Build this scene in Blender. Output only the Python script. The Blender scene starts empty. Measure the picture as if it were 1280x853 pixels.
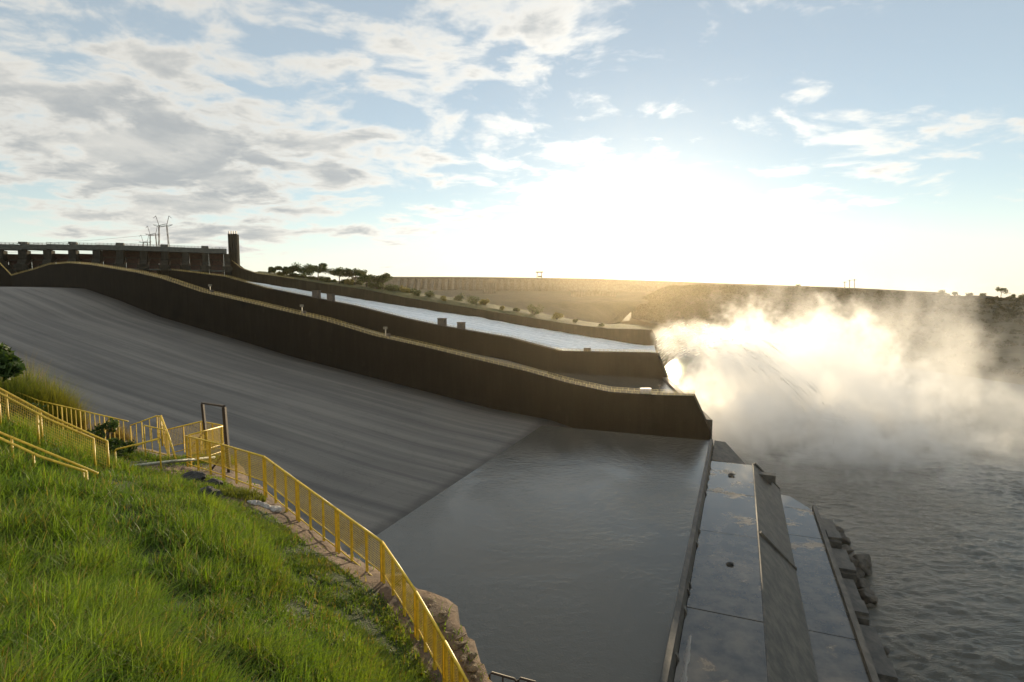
import bpy, math, random
import numpy as np
from mathutils import Vector, noise as mnoise

random.seed(7); rng = np.random.default_rng(7)
scene = bpy.context.scene
C = scene.collection

# ------------------------------------------------------------------ camera
FP = 700.0                                    # focal length in pixels of the 1280 px photo
PITCH = math.atan(58.5 / FP)
EYE = np.array([0, 0, 50.0])
cam_d = bpy.data.cameras.new('camera'); cam_d.sensor_width = 36; cam_d.lens = 36 * FP / 1280
cam_d.clip_start = 0.1; cam_d.clip_end = 20000
cam = bpy.data.objects.new('camera', cam_d); C.objects.link(cam)
cam.location = EYE; cam.rotation_euler = (math.pi / 2 - PITCH, 0, 0)
scene.camera = cam

# ------------------------------------------------------------------ sky, sun, exposure
SUN_AZ = math.radians(13.0)                   # to the right of +Y
SUN_EL = math.radians(5.0)
SUN_DIR = Vector((math.sin(SUN_AZ) * math.cos(SUN_EL), math.cos(SUN_AZ) * math.cos(SUN_EL), math.sin(SUN_EL)))
vs = scene.view_settings
vs.view_transform = 'Standard'; vs.look = 'None'; vs.gamma = 1.0; vs.use_curve_mapping = False
vs.exposure = 0.62

class NT:
    """small helper to write node trees"""
    def __init__(s, tree): s.t = tree; s.n = tree.nodes; s.l = tree.links
    def node(s, kind, **kw):
        n = s.n.new(kind)
        for k, v in kw.items():
            if k in ('inp',): continue
            setattr(n, k, v)
        for k, v in kw.get('inp', {}).items(): s.put(n.inputs[k], v)
        return n
    def put(s, sock, v):
        if isinstance(v, bpy.types.NodeSocket): s.l.new(v, sock)
        else: sock.default_value = v
    def m(s, op, a, b=0.0, c=None, clamp=False):
        n = s.n.new('ShaderNodeMath'); n.operation = op; n.use_clamp = clamp
        s.put(n.inputs[0], a); s.put(n.inputs[1], b)
        if c is not None: s.put(n.inputs[2], c)
        return n.outputs[0]
    def vm(s, op, a, b=(0, 0, 0), out=0):
        n = s.n.new('ShaderNodeVectorMath'); n.operation = op
        s.put(n.inputs[0], a)
        if op == 'SCALE': s.put(n.inputs['Scale'], b)
        else: s.put(n.inputs[1], b)
        return n.outputs[out]
    def smooth(s, x, a, b, lo=0.0, hi=1.0):
        n = s.n.new('ShaderNodeMapRange'); n.interpolation_type = 'SMOOTHSTEP'
        s.put(n.inputs['Value'], x)
        for k, v in (('From Min', a), ('From Max', b), ('To Min', lo), ('To Max', hi)): s.put(n.inputs[k], v)
        return n.outputs[0]
    def mix(s, f, a, b, mode='MIX'):
        n = s.n.new('ShaderNodeMix'); n.data_type = 'RGBA'; n.blend_type = mode; n.clamp_factor = True
        s.put(n.inputs[0], f); s.put(n.inputs[6], a); s.put(n.inputs[7], b)
        return n.outputs[2]
    def noise(s, vec, scale, detail=4, rough=0.5, dist=0.0, out=0):
        n = s.n.new('ShaderNodeTexNoise')
        s.put(n.inputs['Vector'], vec)
        for k, v in (('Scale', scale), ('Detail', detail), ('Roughness', rough), ('Distortion', dist)): s.put(n.inputs[k], v)
        return n.outputs[out]
    def xyz(s, vec):
        n = s.n.new('ShaderNodeSeparateXYZ'); s.put(n.inputs[0], vec); return n.outputs
    def comb(s, x, y, z=0.0):
        n = s.n.new('ShaderNodeCombineXYZ')
        for i, q in enumerate((x, y, z)): s.put(n.inputs[i], q)
        return n.outputs[0]

world = bpy.data.worlds.new('World'); scene.world = world; world.use_nodes = True
W = NT(world.node_tree); W.n.clear()
SKY_STRENGTH = 0.15
sky = W.node('ShaderNodeTexSky', sky_type='NISHITA', sun_disc=False, sun_elevation=SUN_EL,
             sun_rotation=SUN_AZ, altitude=300, air_density=1.0, dust_density=0.05, ozone_density=2.0)
tc = W.node('ShaderNodeTexCoord').outputs['Generated']
dx, dy, dz = W.xyz(tc)[:3]
zc = W.m('ADD', W.m('MAXIMUM', dz, 0.0), 0.17)
px_, py_ = W.m('DIVIDE', dx, zc), W.m('DIVIDE', dy, zc)
pl = W.comb(px_, py_)
# broken cumulus: large cover noise, fine edge noise; cover is heavier to the west (left)
warp = W.vm('SCALE', W.vm('SUBTRACT', W.noise(pl, 1.6, 3, 0.5, out=1), (0.5, 0.5, 0.5)), 0.34)
q = W.vm('ADD', pl, warp)
base = W.noise(W.vm('MULTIPLY', q, (0.9, 1.1, 1.0)), 1.0, 3, 0.5)
det = W.noise(W.vm('MULTIPLY', q, (0.95, 1.1, 1.0)), 4.6, 12, 0.60)
nse = W.m('ADD', W.m('MULTIPLY', base, 0.52), W.m('MULTIPLY', det, 0.48))
side = W.smooth(px_, -1.6, 1.0, 0.085, -0.025)
low = W.smooth(dz, 0.05, 0.20, -0.085, 0.0)
cov = W.m('ADD', W.m('ADD', nse, side), low)
alpha = W.smooth(cov, 0.475, 0.585)
thick = W.m('MULTIPLY', W.smooth(cov, 0.52, 0.64), W.smooth(W.noise(q, 2.6, 8, 0.6), 0.30, 0.60, 0.45, 1.0))
sund = W.node('ShaderNodeVectorMath', operation='DOT_PRODUCT')
W.put(sund.inputs[0], tc); sund.inputs[1].default_value = SUN_DIR
cosg = W.m('MAXIMUM', sund.outputs['Value'], 0.0)
g1 = W.m('POWER', cosg, 12.0); g2 = W.m('POWER', cosg, 55.0); g3 = W.m('POWER', cosg, 500.0)
anti = W.smooth(sund.outputs['Value'], 0.4, -0.9)          # unseen front-lit clouds opposite the sun, boosted to lift the ambient light
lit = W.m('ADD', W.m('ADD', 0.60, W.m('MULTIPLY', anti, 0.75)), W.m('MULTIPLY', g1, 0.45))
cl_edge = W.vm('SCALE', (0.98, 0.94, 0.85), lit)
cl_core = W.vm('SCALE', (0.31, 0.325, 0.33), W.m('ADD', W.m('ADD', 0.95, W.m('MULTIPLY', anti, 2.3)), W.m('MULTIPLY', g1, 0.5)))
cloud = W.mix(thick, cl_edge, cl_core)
skyc = W.vm('ADD', W.vm('SCALE', sky.outputs[0], SKY_STRENGTH * 0.72), (0.165, 0.18, 0.175))   # thin high veil of cloud
glow = W.vm('ADD', W.vm('ADD', W.vm('SCALE', (1.0, 0.93, 0.72), W.m('MULTIPLY', g1, 0.0)),
                        W.vm('SCALE', (1.0, 0.86, 0.55), W.m('MULTIPLY', g2, 0.12))),
             W.vm('SCALE', (1.0, 0.80, 0.45), W.m('MULTIPLY', g3, 1.2)))
bw = W.node('ShaderNodeRGBToBW'); W.put(bw.inputs[0], skyc)
skyc = W.mix(0.28, skyc, W.vm('SCALE', (1.0, 1.0, 1.0), bw.outputs[0]))
skyc = W.mix(W.smooth(dz, 0.0, 0.16, 0.45, 0.0), skyc, (0.62, 0.66, 0.64, 1))     # whitish air near the horizon
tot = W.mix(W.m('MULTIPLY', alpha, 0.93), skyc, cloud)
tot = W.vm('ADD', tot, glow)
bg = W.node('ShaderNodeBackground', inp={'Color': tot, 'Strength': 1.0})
W.l.new(bg.outputs[0], W.node('ShaderNodeOutputWorld').inputs['Surface'])

sd = bpy.data.lights.new('sun', 'SUN'); sd.energy = 5.0; sd.angle = math.radians(0.6); sd.color = (1.0, 0.80, 0.52)
sun = bpy.data.objects.new('sun', sd); C.objects.link(sun)
sun.rotation_euler = SUN_DIR.to_track_quat('Z', 'Y').to_euler(); sun.location = (60, 240, 140)

scene.render.engine = 'CYCLES'
cy = scene.cycles
cy.use_denoising = True
cy.max_bounces = 24; cy.diffuse_bounces = 8; cy.volume_bounces = 24; cy.transparent_max_bounces = 16
cy.volume_step_rate = 2.0; cy.volume_max_steps = 256; cy.use_adaptive_sampling = True; cy.adaptive_threshold = 0.02
cy.sample_clamp_indirect = 6.0

# ------------------------------------------------------------------ pixel -> place helpers
_F = np.array([0, math.cos(PITCH), -math.sin(PITCH)]); _U = np.array([0, math.sin(PITCH), math.cos(PITCH)])
def ray(x, y): return np.array([(x - 640) / FP, 0, 0]) + _U * (426.5 - y) / FP + _F
def P(x, y, d): return EYE + ray(x, y) * d
def onz(x, y, z):
    r = ray(x, y); return EYE + r * ((z - EYE[2]) / r[2])
PSI = math.atan(285 / FP * math.cos(PITCH))
UA = np.array([math.sin(PSI), math.cos(PSI)]); VA = np.array([math.cos(PSI), -math.sin(PSI)])
def uvz(u, v, z): 
    q = UA * u + VA * v; return np.array([q[0], q[1], z])
class Line:
    """a curve in plan; pixel columns are met with it to read heights off a vertical face"""
    def __init__(s, A, B, ctrl=None, n=480):
        A = np.array(A[:2]); B = np.array(B[:2]); t = np.linspace(-0.08, 2.4, n)[:, None]
        if ctrl is None: s.p = A + (B - A) * t
        else:
            c = np.array(ctrl[:2]); s.p = (1 - t) ** 2 * A + 2 * t * (1 - t) * c + t * t * B
            k = t[:, 0] < 0; s.p[k] = A + 2 * (c - A) * t[k]
            k = t[:, 0] > 1; s.p[k] = B + 2 * (B - c) * (t[k] - 1)
        seg = np.linalg.norm(np.diff(s.p, axis=0), axis=1); s.s = np.concatenate([[0], np.cumsum(seg)])
        s.s -= np.interp(0, t[:, 0], s.s)
    def hit(s, x, y):
        r = ray(x, y); c = r[0] * s.p[:, 1] - r[1] * s.p[:, 0]
        i = np.where((c[:-1] * c[1:] <= 0) & (s.p[:-1, 1] > 0))[0][0]; f = c[i] / (c[i] - c[i + 1])
        q = s.p[i] + (s.p[i + 1] - s.p[i]) * f
        return s.s[i] + (s.s[i + 1] - s.s[i]) * f, EYE[2] + r[2] * (np.linalg.norm(q) / np.linalg.norm(r[:2]))
    def at(s, S): return np.array([np.interp(S, s.s, s.p[:, 0]), np.interp(S, s.s, s.p[:, 1])])
    def nrm(s, S):
        d = s.at(S + 1) - s.at(S - 1); d /= np.linalg.norm(d)
        n = np.array([-d[1], d[0]]); return n if n[1] > 0 else -n      # away from the camera
    def prof(s, pix): 
        a = np.array([s.hit(*q) for q in pix]); a = a[np.argsort(a[:, 0])]; return a[:, 0], a[:, 1]

# ------------------------------------------------------------------ mesh helpers
ORG = {}
def tag(o, label=None, cat=None, group=None, kind=None):
    if label: o['label'] = label
    if cat: o['category'] = cat
    if group: o['group'] = group
    if kind: o['kind'] = kind
    return o
def thing(name, loc, label, cat, group=None):
    o = bpy.data.objects.new(name, None); C.objects.link(o); o.empty_display_size = 0.3
    o.location = [float(a) for a in loc]; ORG[o.name] = np.array(loc, float)
    return tag(o, label, cat, group)
def mesh_obj(name, V, F, mat, parent=None, smooth=False, uv=None, loc=None, colors=None):
    V = np.asarray(V, float).reshape(-1, 3)
    if parent is not None: org = ORG[parent.name]; loc0 = (0, 0, 0); base = org
    else:
        if loc is None: loc = ((V[:, 0].min() + V[:, 0].max()) / 2, (V[:, 1].min() + V[:, 1].max()) / 2, V[:, 2].min())
        org = np.array(loc, float); loc0 = org; base = org
    me = bpy.data.meshes.new(name)
    L = V - org
    if isinstance(F, np.ndarray):
        k = F.shape[1]; me.vertices.add(len(L)); me.vertices.foreach_set('co', L.astype(np.float32).ravel())
        me.loops.add(F.size); me.loops.foreach_set('vertex_index', F.astype(np.int32).ravel())
        me.polygons.add(len(F)); me.polygons.foreach_set('loop_start', np.arange(0, F.size, k, dtype=np.int32))
        me.update(calc_edges=True)
    else:
        me.from_pydata(L.tolist(), [], [list(map(int, f)) for f in F]); me.update()
    if uv is not None:
        l = me.uv_layers.new(name='flow'); idx = np.empty(len(me.loops), np.int32); me.loops.foreach_get('vertex_index', idx)
        l.data.foreach_set('uv', np.asarray(uv, np.float32)[idx].ravel())
    if colors is not None:
        a = me.color_attributes.new('tint', 'FLOAT_COLOR', 'POINT')
        c4 = np.ones((len(L), 4), np.float32); c4[:, :3] = colors; a.data.foreach_set('color', c4.ravel())
    if smooth: me.polygons.foreach_set('use_smooth', np.ones(len(me.polygons), bool))
    if mat: me.materials.append(mat)
    o = bpy.data.objects.new(name, me); C.objects.link(o)
    o.location = [float(a) for a in loc0]; o.parent = parent
    ORG[o.name] = base
    return o
def nz(v): v = np.asarray(v, float); return v / (np.linalg.norm(v) + 1e-12)
class MB:
    def __init__(s): s.V = []; s.F = []
    def add(s, V, F):
        b = len(s.V); s.V += [list(map(float, a)) for a in V]; s.F += [[i + b for i in f] for f in F]; return s
    def box(s, c, hx, hy, hz):
        c, hx, hy, hz = (np.asarray(a, float) for a in (c, hx, hy, hz))
        V = [c + a * hx + b * hy + d * hz for a in (-1, 1) for b in (-1, 1) for d in (-1, 1)]
        return s.add(V, [(0, 1, 3, 2), (4, 6, 7, 5), (0, 4, 5, 1), (2, 3, 7, 6), (0, 2, 6, 4), (1, 5, 7, 3)])
    def abox(s, x0, x1, y0, y1, z0, z1):
        return s.box(((x0 + x1) / 2, (y0 + y1) / 2, (z0 + z1) / 2), ((x1 - x0) / 2, 0, 0), (0, (y1 - y0) / 2, 0), (0, 0, (z1 - z0) / 2))
    def bar(s, a, b, w, h=None, up=(0, 0, 1)):
        a = np.asarray(a, float); b = np.asarray(b, float); d = nz(b - a); h = h or w
        if abs(d @ np.asarray(up)) > 0.95: up = (1, 0, 0)
        x = nz(np.cross(d, up)); y = np.cross(x, d)
        return s.box((a + b) / 2, (b - a) / 2, x * w / 2, y * h / 2)
    def tube(s, pts, r, n=6, r2=None):
        pts = [np.asarray(p, float) for p in pts]; m = len(pts); rings = []
        rs = np.linspace(r, r if r2 is None else r2, m); ref = None
        for i, p in enumerate(pts):
            d = nz(pts[min(i + 1, m - 1)] - pts[max(i - 1, 0)])
            if ref is None: ref = np.array([0, 0, 1.0]) if abs(d[2]) < 0.9 else np.array([1.0, 0, 0])
            x = nz(np.cross(d, ref)); y = np.cross(x, d); ref = y if abs(y @ d) < .5 else ref
            rings.append([p + rs[i] * (math.cos(2 * math.pi * k / n) * x + math.sin(2 * math.pi * k / n) * y) for k in range(n)])
        V = [v for r_ in rings for v in r_]; F = []
        for i in range(m - 1):
            for k in range(n): F.append((i * n + k, i * n + (k + 1) % n, (i + 1) * n + (k + 1) % n, (i + 1) * n + k))
        F.append(list(range(n))[::-1]); F.append([(m - 1) * n + k for k in range(n)])
        return s.add(V, F)
    def build(s, name, mat, parent=None, smooth=False, loc=None): return mesh_obj(name, s.V, s.F, mat, parent, smooth, loc=loc)
def grid_faces(nu, nv):
    i = np.arange(nu - 1)[:, None] * nv + np.arange(nv - 1)[None, :]; i = i.ravel()
    return np.stack([i, i + 1, i + nv + 1, i + nv], 1)
def fbm(x, y, z=0.0, o=4): return mnoise.fractal(Vector((float(x), float(y), float(z))), 1.0, 2.0, o)

# ------------------------------------------------------------------ materials
def mat(name):
    m = bpy.data.materials.new(name); m.use_nodes = True; t = NT(m.node_tree)
    b = t.n['Principled BSDF']; return m, t, b
def coords(t): return t.node('ShaderNodeTexCoord').outputs['Object']
def wpos(t): return t.node('ShaderNodeNewGeometry').outputs['Position']
def bump(t, b, h, strength=0.4, dist=0.05, nrm=None):
    n = t.node('ShaderNodeBump', inp={'Height': h, 'Strength': strength, 'Distance': dist})
    t.l.new(n.outputs[0], b.inputs['Normal'])
def simple(name, col, rough=0.6, metal=0.0, var=0.25, scale=2.0, bstr=0.15, bdist=0.02):
    m, t, b = mat(name); p = wpos(t)
    n = t.noise(p, scale, 6, 0.6)
    c = t.mix(t.smooth(n, 0.3, 0.7), [a * (1 - var) for a in col] + [1], [min(1, a * (1 + var)) for a in col] + [1])
    t.put(b.inputs['Base Color'], c); b.inputs['Roughness'].default_value = rough; b.inputs['Metallic'].default_value = metal
    if bstr: bump(t, b, t.noise(p, scale * 6, 4, 0.6), bstr, bdist)
    return m
def concrete_wall(name, col, lift=2.4):
    m, t, b = mat(name); p = wpos(t)
    x, y, z = t.xyz(p)[:3]
    streak = t.noise(t.vm('MULTIPLY', p, (0.45, 0.45, 0.05)), 1.0, 6, 0.65)
    blot = t.noise(p, 0.13, 5, 0.6)
    c = t.mix(t.smooth(streak, 0.35, 0.7), [a * 0.62 for a in col] + [1], [a * 1.25 for a in col] + [1])
    c = t.mix(t.m('MULTIPLY', t.smooth(blot, 0.45, 0.7), 0.55), c, [col[0] * .55, col[1] * .5, col[2] * .42, 1])
    line = t.m('LESS_THAN', t.m('PINGPONG', t.m('DIVIDE', z, lift), 0.5), 0.03)
    c = t.mix(t.m('MULTIPLY', line, 0.35), c, [a * 0.4 for a in col] + [1])
    vj = t.m('LESS_THAN', t.m('PINGPONG', t.m('DIVIDE', x, 14.0), 0.5), 0.008)
    c = t.mix(t.m('MULTIPLY', vj, 0.5), c, [a * 0.35 for a in col] + [1])
    pale = t.smooth(t.noise(t.vm('MULTIPLY', p, (0.3, 0.3, 0.14)), 1.0, 3, 0.5), 0.66, 0.76)
    c = t.mix(t.m('MULTIPLY', pale, 0.45), c, [a * 2.4 for a in col] + [1])
    t.put(b.inputs['Base Color'], c); b.inputs['Roughness'].default_value = 0.92; b.inputs['Specular IOR Level'].default_value = 0.08
    bump(t, b, t.noise(p, 1.2, 8, 0.65), 0.5, 0.12)
    return m
M = {}
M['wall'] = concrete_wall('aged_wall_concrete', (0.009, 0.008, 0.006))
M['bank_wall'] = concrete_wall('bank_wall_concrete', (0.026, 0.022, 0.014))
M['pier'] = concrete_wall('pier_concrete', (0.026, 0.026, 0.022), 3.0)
M['deck'] = simple('deck_concrete', (0.055, 0.058, 0.05), 0.85, scale=0.5)
M['gate_red'] = simple('gate_red_paint', (0.075, 0.028, 0.018), 0.6, var=0.35, scale=0.6)
M['gate_arm'] = simple('gate_arm_paint', (0.05, 0.03, 0.02), 0.6, scale=0.8)
M['rail_far'] = simple('rail_yellow_far', (0.42, 0.31, 0.09), 0.6, scale=0.4)
M['dark_steel'] = simple('dark_steel', (0.05, 0.042, 0.035), 0.6, scale=3)
M['brown_steel'] = simple('brown_steel', (0.03, 0.018, 0.009), 0.7, scale=5)
M['pylon'] = simple('pylon_steel', (0.05, 0.05, 0.055), 0.7, 0.0, scale=.2)
M['pipe'] = simple('pipe_paint', (0.17, 0.20, 0.17), 0.55, scale=3)
M['block'] = simple('block_concrete', (0.07, 0.055, 0.042), 0.85, scale=0.7)
M['pale'] = simple('pale_paint', (0.55, 0.48, 0.42), 0.6, scale=1)
M['lamp'] = simple('lamp_head_paint', (0.13, 0.115, 0.08), 0.5, scale=1)
M['rock'] = simple('rock', (0.12, 0.105, 0.085), 0.85, var=0.5, scale=0.9, bstr=0.9, bdist=0.25)
M['river_rock'] = simple('river_rock', (0.05, 0.042, 0.03), 0.6, var=0.5, scale=0.8, bstr=1.0, bdist=0.4)
M['brink'] = simple('brink_soil', (0.15, 0.105, 0.058), 0.9, var=0.5, scale=3.5, bstr=1.0, bdist=0.08)
M['dark_rock'] = simple('dark_rock', (0.022, 0.022, 0.02), 0.8, var=0.5, scale=4, bstr=0.8, bdist=0.06)
M['stone'] = simple('pale_stone', (0.30, 0.29, 0.28), 0.8, var=0.4, scale=6, bstr=0.6, bdist=0.03)
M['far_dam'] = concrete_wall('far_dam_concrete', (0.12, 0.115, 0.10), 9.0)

def yellow():
    m, t, b = mat('yellow_paint'); p = wpos(t)
    n = t.noise(p, 9, 6, 0.65)
    c = t.mix(t.smooth(n, 0.3, 0.7), (0.48, 0.31, 0.018, 1), (0.66, 0.45, 0.03, 1))
    c = t.mix(t.smooth(t.noise(p, 14, 6, 0.75), 0.60, 0.68), c, (0.16, 0.07, 0.025, 1))
    t.put(b.inputs['Base Color'], c); b.inputs['Roughness'].default_value = 0.5
    bump(t, b, n, 0.2, 0.004); return m
M['yellow'] = yellow()

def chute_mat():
    m, t, b = mat('chute_concrete'); uv = t.node('ShaderNodeUVMap', uv_map='flow').outputs[0]
    x, y, _ = t.xyz(uv)[:3]                   # x metres down the chute, y metres across
    w = t.vm('SCALE', t.noise(uv, 0.02, 3, 0.5, out=1), 6.0)
    st = t.noise(t.vm('ADD', t.vm('MULTIPLY', uv, (0.0036, 0.14, 0)), t.vm('SCALE', w, 0.012)), 1.0, 7, 0.62)
    st2 = t.noise(t.vm('MULTIPLY', uv, (0.012, 0.42, 0)), 1.0, 5, 0.6)
    blot = t.noise(uv, 0.03, 6, 0.6)
    f = t.m('ADD', t.m('MULTIPLY', st, 0.65), t.m('ADD', t.m('MULTIPLY', st2, 0.22), t.m('MULTIPLY', blot, 0.13)))
    c = t.mix(t.smooth(f, 0.37, 0.64), (0.052, 0.050, 0.047, 1), (0.135, 0.127, 0.112, 1))
    crk = t.smooth(t.m('ABSOLUTE', t.m('SUBTRACT', t.noise(uv, 0.045, 8, 0.6, 0.5), 0.5)), 0.0, 0.006, 0.75, 1.0)
    jx = t.m('LESS_THAN', t.m('PINGPONG', t.m('DIVIDE', x, 15.0), 0.5), 0.006)
    c = t.vm('SCALE', t.mix(t.m('MULTIPLY', jx, 0.28), c, (0.05, 0.05, 0.05, 1)), crk)
    j = t.m('LESS_THAN', t.m('PINGPONG', t.m('DIVIDE', y, 12.0), 0.5), 0.006)
    c = t.mix(t.m('MULTIPLY', j, 0.3), c, (0.05, 0.05, 0.05, 1))
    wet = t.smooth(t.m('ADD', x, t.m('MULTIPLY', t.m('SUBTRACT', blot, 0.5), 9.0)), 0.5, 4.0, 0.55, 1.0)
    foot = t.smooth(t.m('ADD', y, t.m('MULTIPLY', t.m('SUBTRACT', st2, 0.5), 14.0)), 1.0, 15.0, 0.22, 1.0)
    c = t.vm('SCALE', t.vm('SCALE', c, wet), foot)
    t.put(b.inputs['Base Color'], c); b.inputs['Roughness'].default_value = 0.75
    bump(t, b, t.noise(uv, 0.9, 6, 0.6), 0.25, 0.05); return m
M['chute'] = chute_mat()

def water_mat(name, col, sc, strength, dist, rough=0.06, stretch=(1, 1, 1), foam=0.0, calm=0.4):
    m, t, b = mat(name); p = wpos(t)
    pp = t.vm('MULTIPLY', p, stretch)
    h = t.m('ADD', t.noise(pp, sc, 5, 0.6), t.m('MULTIPLY', t.noise(pp, sc * 0.22, 3, 0.5), 1.6))
    gust = t.smooth(t.noise(t.vm('MULTIPLY', p, (1.0, .7, 1)), 0.035, 5, 0.6, 0.8), 0.36, 0.64, 1.0 - calm, 1.0)      # ruffled and calm patches
    h = t.m('MULTIPLY', h, gust)
    t.put(b.inputs['Base Color'], list(col) + [1]); b.inputs['Roughness'].default_value = rough
    b.inputs['IOR'].default_value = 1.333
    if foam:
        f = t.m('MULTIPLY', t.smooth(t.noise(t.vm('MULTIPLY', p, (.55, 1.5, 1)), 0.5, 9, 0.72, 1.2), 0.60, 0.70), t.smooth(t.noise(p, 0.022, 4, 0.55), 0.44, 0.60))
        f = t.m('MULTIPLY', f, foam)
        t.put(b.inputs['Base Color'], t.mix(f, list(col) + [1], (0.55, 0.56, 0.55, 1)))
        t.put(b.inputs['Roughness'], t.m('ADD', rough, t.m('MULTIPLY', f, 0.5)))
    bump(t, b, h, strength, dist); return m
M['pool'] = water_mat('pool_water', (0.062, 0.062, 0.054), 3.0, 1.0, 0.075, 0.05, calm=0.7)
M['river'] = water_mat('river_water', (0.040, 0.038, 0.027), 1.6, 0.9, 0.28, 0.08, stretch=(.7, 1.3, 1), foam=0.6)

def slab_mat(name, wet):
    m, t, b = mat(name); p = wpos(t)
    n = t.noise(p, 0.35, 7, 0.62); n2 = t.noise(p, 0.10, 4, 0.5)
    c = t.mix(t.smooth(n, 0.3, 0.7), (0.035, 0.033, 0.028, 1), (0.085, 0.075, 0.058, 1))
    t.put(b.inputs['Base Color'], c)
    if wet:                                   # standing film of water: mirror-smooth with dry patches
        n3 = t.noise(t.vm('MULTIPLY', p, (.5, .5, 1)), 0.45, 9, 0.68, 0.4)
        u_ = t.vm('DOT_PRODUCT', p, (UA[0], UA[1], 0), out=1)
        far = t.smooth(u_, 120, 175, 0.0, 0.07)
        dry = t.smooth(t.m('ADD', t.m('ADD', t.m('MULTIPLY', n2, 0.45), t.m('MULTIPLY', n3, 0.55)), far), 0.565, 0.63)
        tan = t.mix(n, (0.10, 0.075, 0.045, 1), (0.20, 0.15, 0.09, 1))
        t.put(b.inputs['Base Color'], t.mix(dry, c, tan))
        t.put(b.inputs['Roughness'], t.m('ADD', 0.02, t.m('MULTIPLY', dry, 0.34)))
        b.inputs['IOR'].default_value = 1.55
        bump(t, b, t.m('ADD', t.m('MULTIPLY', n3, t.m('ADD', 0.08, dry)), t.m('MULTIPLY', t.noise(p, 2.2, 3, .5), .02)), 0.10, 0.04)
    else:
        x, y, z = t.xyz(p)[:3]
        s = t.noise(t.vm('MULTIPLY', p, (1.1, 0.5, 0.9)), 0.6, 9, 0.68)
        t.put(b.inputs['Base Color'], t.mix(t.smooth(s, 0.35, 0.68), (0.022, 0.021, 0.018, 1), (0.075, 0.068, 0.055, 1)))
        b.inputs['Roughness'].default_value = 0.6; bump(t, b, n, 0.5, 0.1)
    return m
M['slab_wet'] = slab_mat('wet_slab', True)
M['slab_dry'] = slab_mat('sloped_slab', False)

def white_water(name, streak=True):
    m, t, b = mat(name)
    if streak:
        uv = t.node('ShaderNodeUVMap', uv_map='flow').outputs[0]
        n = t.noise(t.vm('MULTIPLY', uv, (0.02, 0.3, 0)), 1.0, 6, 0.65)
        f = t.noise(uv, 0.25, 6, 0.7)
        c = t.mix(t.smooth(t.m('ADD', t.m('MULTIPLY', n, .6), t.m('MULTIPLY', f, .4)), 0.36, 0.6), (0.34, 0.40, 0.44, 1), (0.80, 0.84, 0.86, 1))
        t.put(b.inputs['Base Color'], c); b.inputs['Roughness'].default_value = 0.45
        bump(t, b, f, 0.6, 0.5)
    else:
        p = wpos(t)
        n = t.noise(p, 0.35, 8, 0.7)
        b.inputs['Base Color'].default_value = (0.95, 0.95, 0.95, 1); b.inputs['Roughness'].default_value = 0.8
        bump(t, b, n, 0.8, 1.2)
        tr = t.node('ShaderNodeBsdfTranslucent', inp={'Color': (0.95, 0.93, 0.88, 1)})
        mx = t.node('ShaderNodeMixShader', inp={0: 0.85}); t.l.new(b.outputs[0], mx.inputs[1]); t.l.new(tr.outputs[0], mx.inputs[2])
        t.l.new(mx.outputs[0], t.n['Material Output'].inputs['Surface'])
    return m
M['rapid'] = white_water('fast_water'); M['jet'] = white_water('jet_water', False)

def leaf_mat(name, a, b_, trans=0.45, attr=False):
    m, t, b = mat(name)
    if attr:
        c = t.node('ShaderNodeVertexColor', layer_name='tint').outputs[0]
    else:
        g = t.node('ShaderNodeNewGeometry').outputs['Random Per Island']
        c = t.mix(g, list(a) + [1], list(b_) + [1])
    t.put(b.inputs['Base Color'], c); b.inputs['Roughness'].default_value = 0.55
    b.inputs['Specular IOR Level'].default_value = 0.25
    tr = t.node('ShaderNodeBsdfTranslucent'); t.put(tr.inputs['Color'], t.vm('MULTIPLY', c, (1.5, 1.4, 0.7)))
    mx = t.node('ShaderNodeMixShader', inp={0: trans}); t.l.new(b.outputs[0], mx.inputs[1]); t.l.new(tr.outputs[0], mx.inputs[2])
    t.l.new(mx.outputs[0], t.n['Material Output'].inputs['Surface'])
    return m
M['grass'] = leaf_mat('grass_blade', None, None, 0.5, True)
M['leaf'] = leaf_mat('leaf_green', (0.020, 0.035, 0.008), (0.055, 0.08, 0.02), 0.35)
M['leaf_dark'] = leaf_mat('leaf_dark', (0.02, 0.04, 0.008), (0.05, 0.085, 0.02), 0.3)
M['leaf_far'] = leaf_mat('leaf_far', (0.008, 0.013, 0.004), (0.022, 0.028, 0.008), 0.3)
M['leaf_gold'] = leaf_mat('leaf_gold', (0.07, 0.075, 0.015), (0.16, 0.14, 0.03), 0.45)
M['bark'] = simple('bark', (0.05, 0.04, 0.03), 0.9, scale=2)

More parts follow.
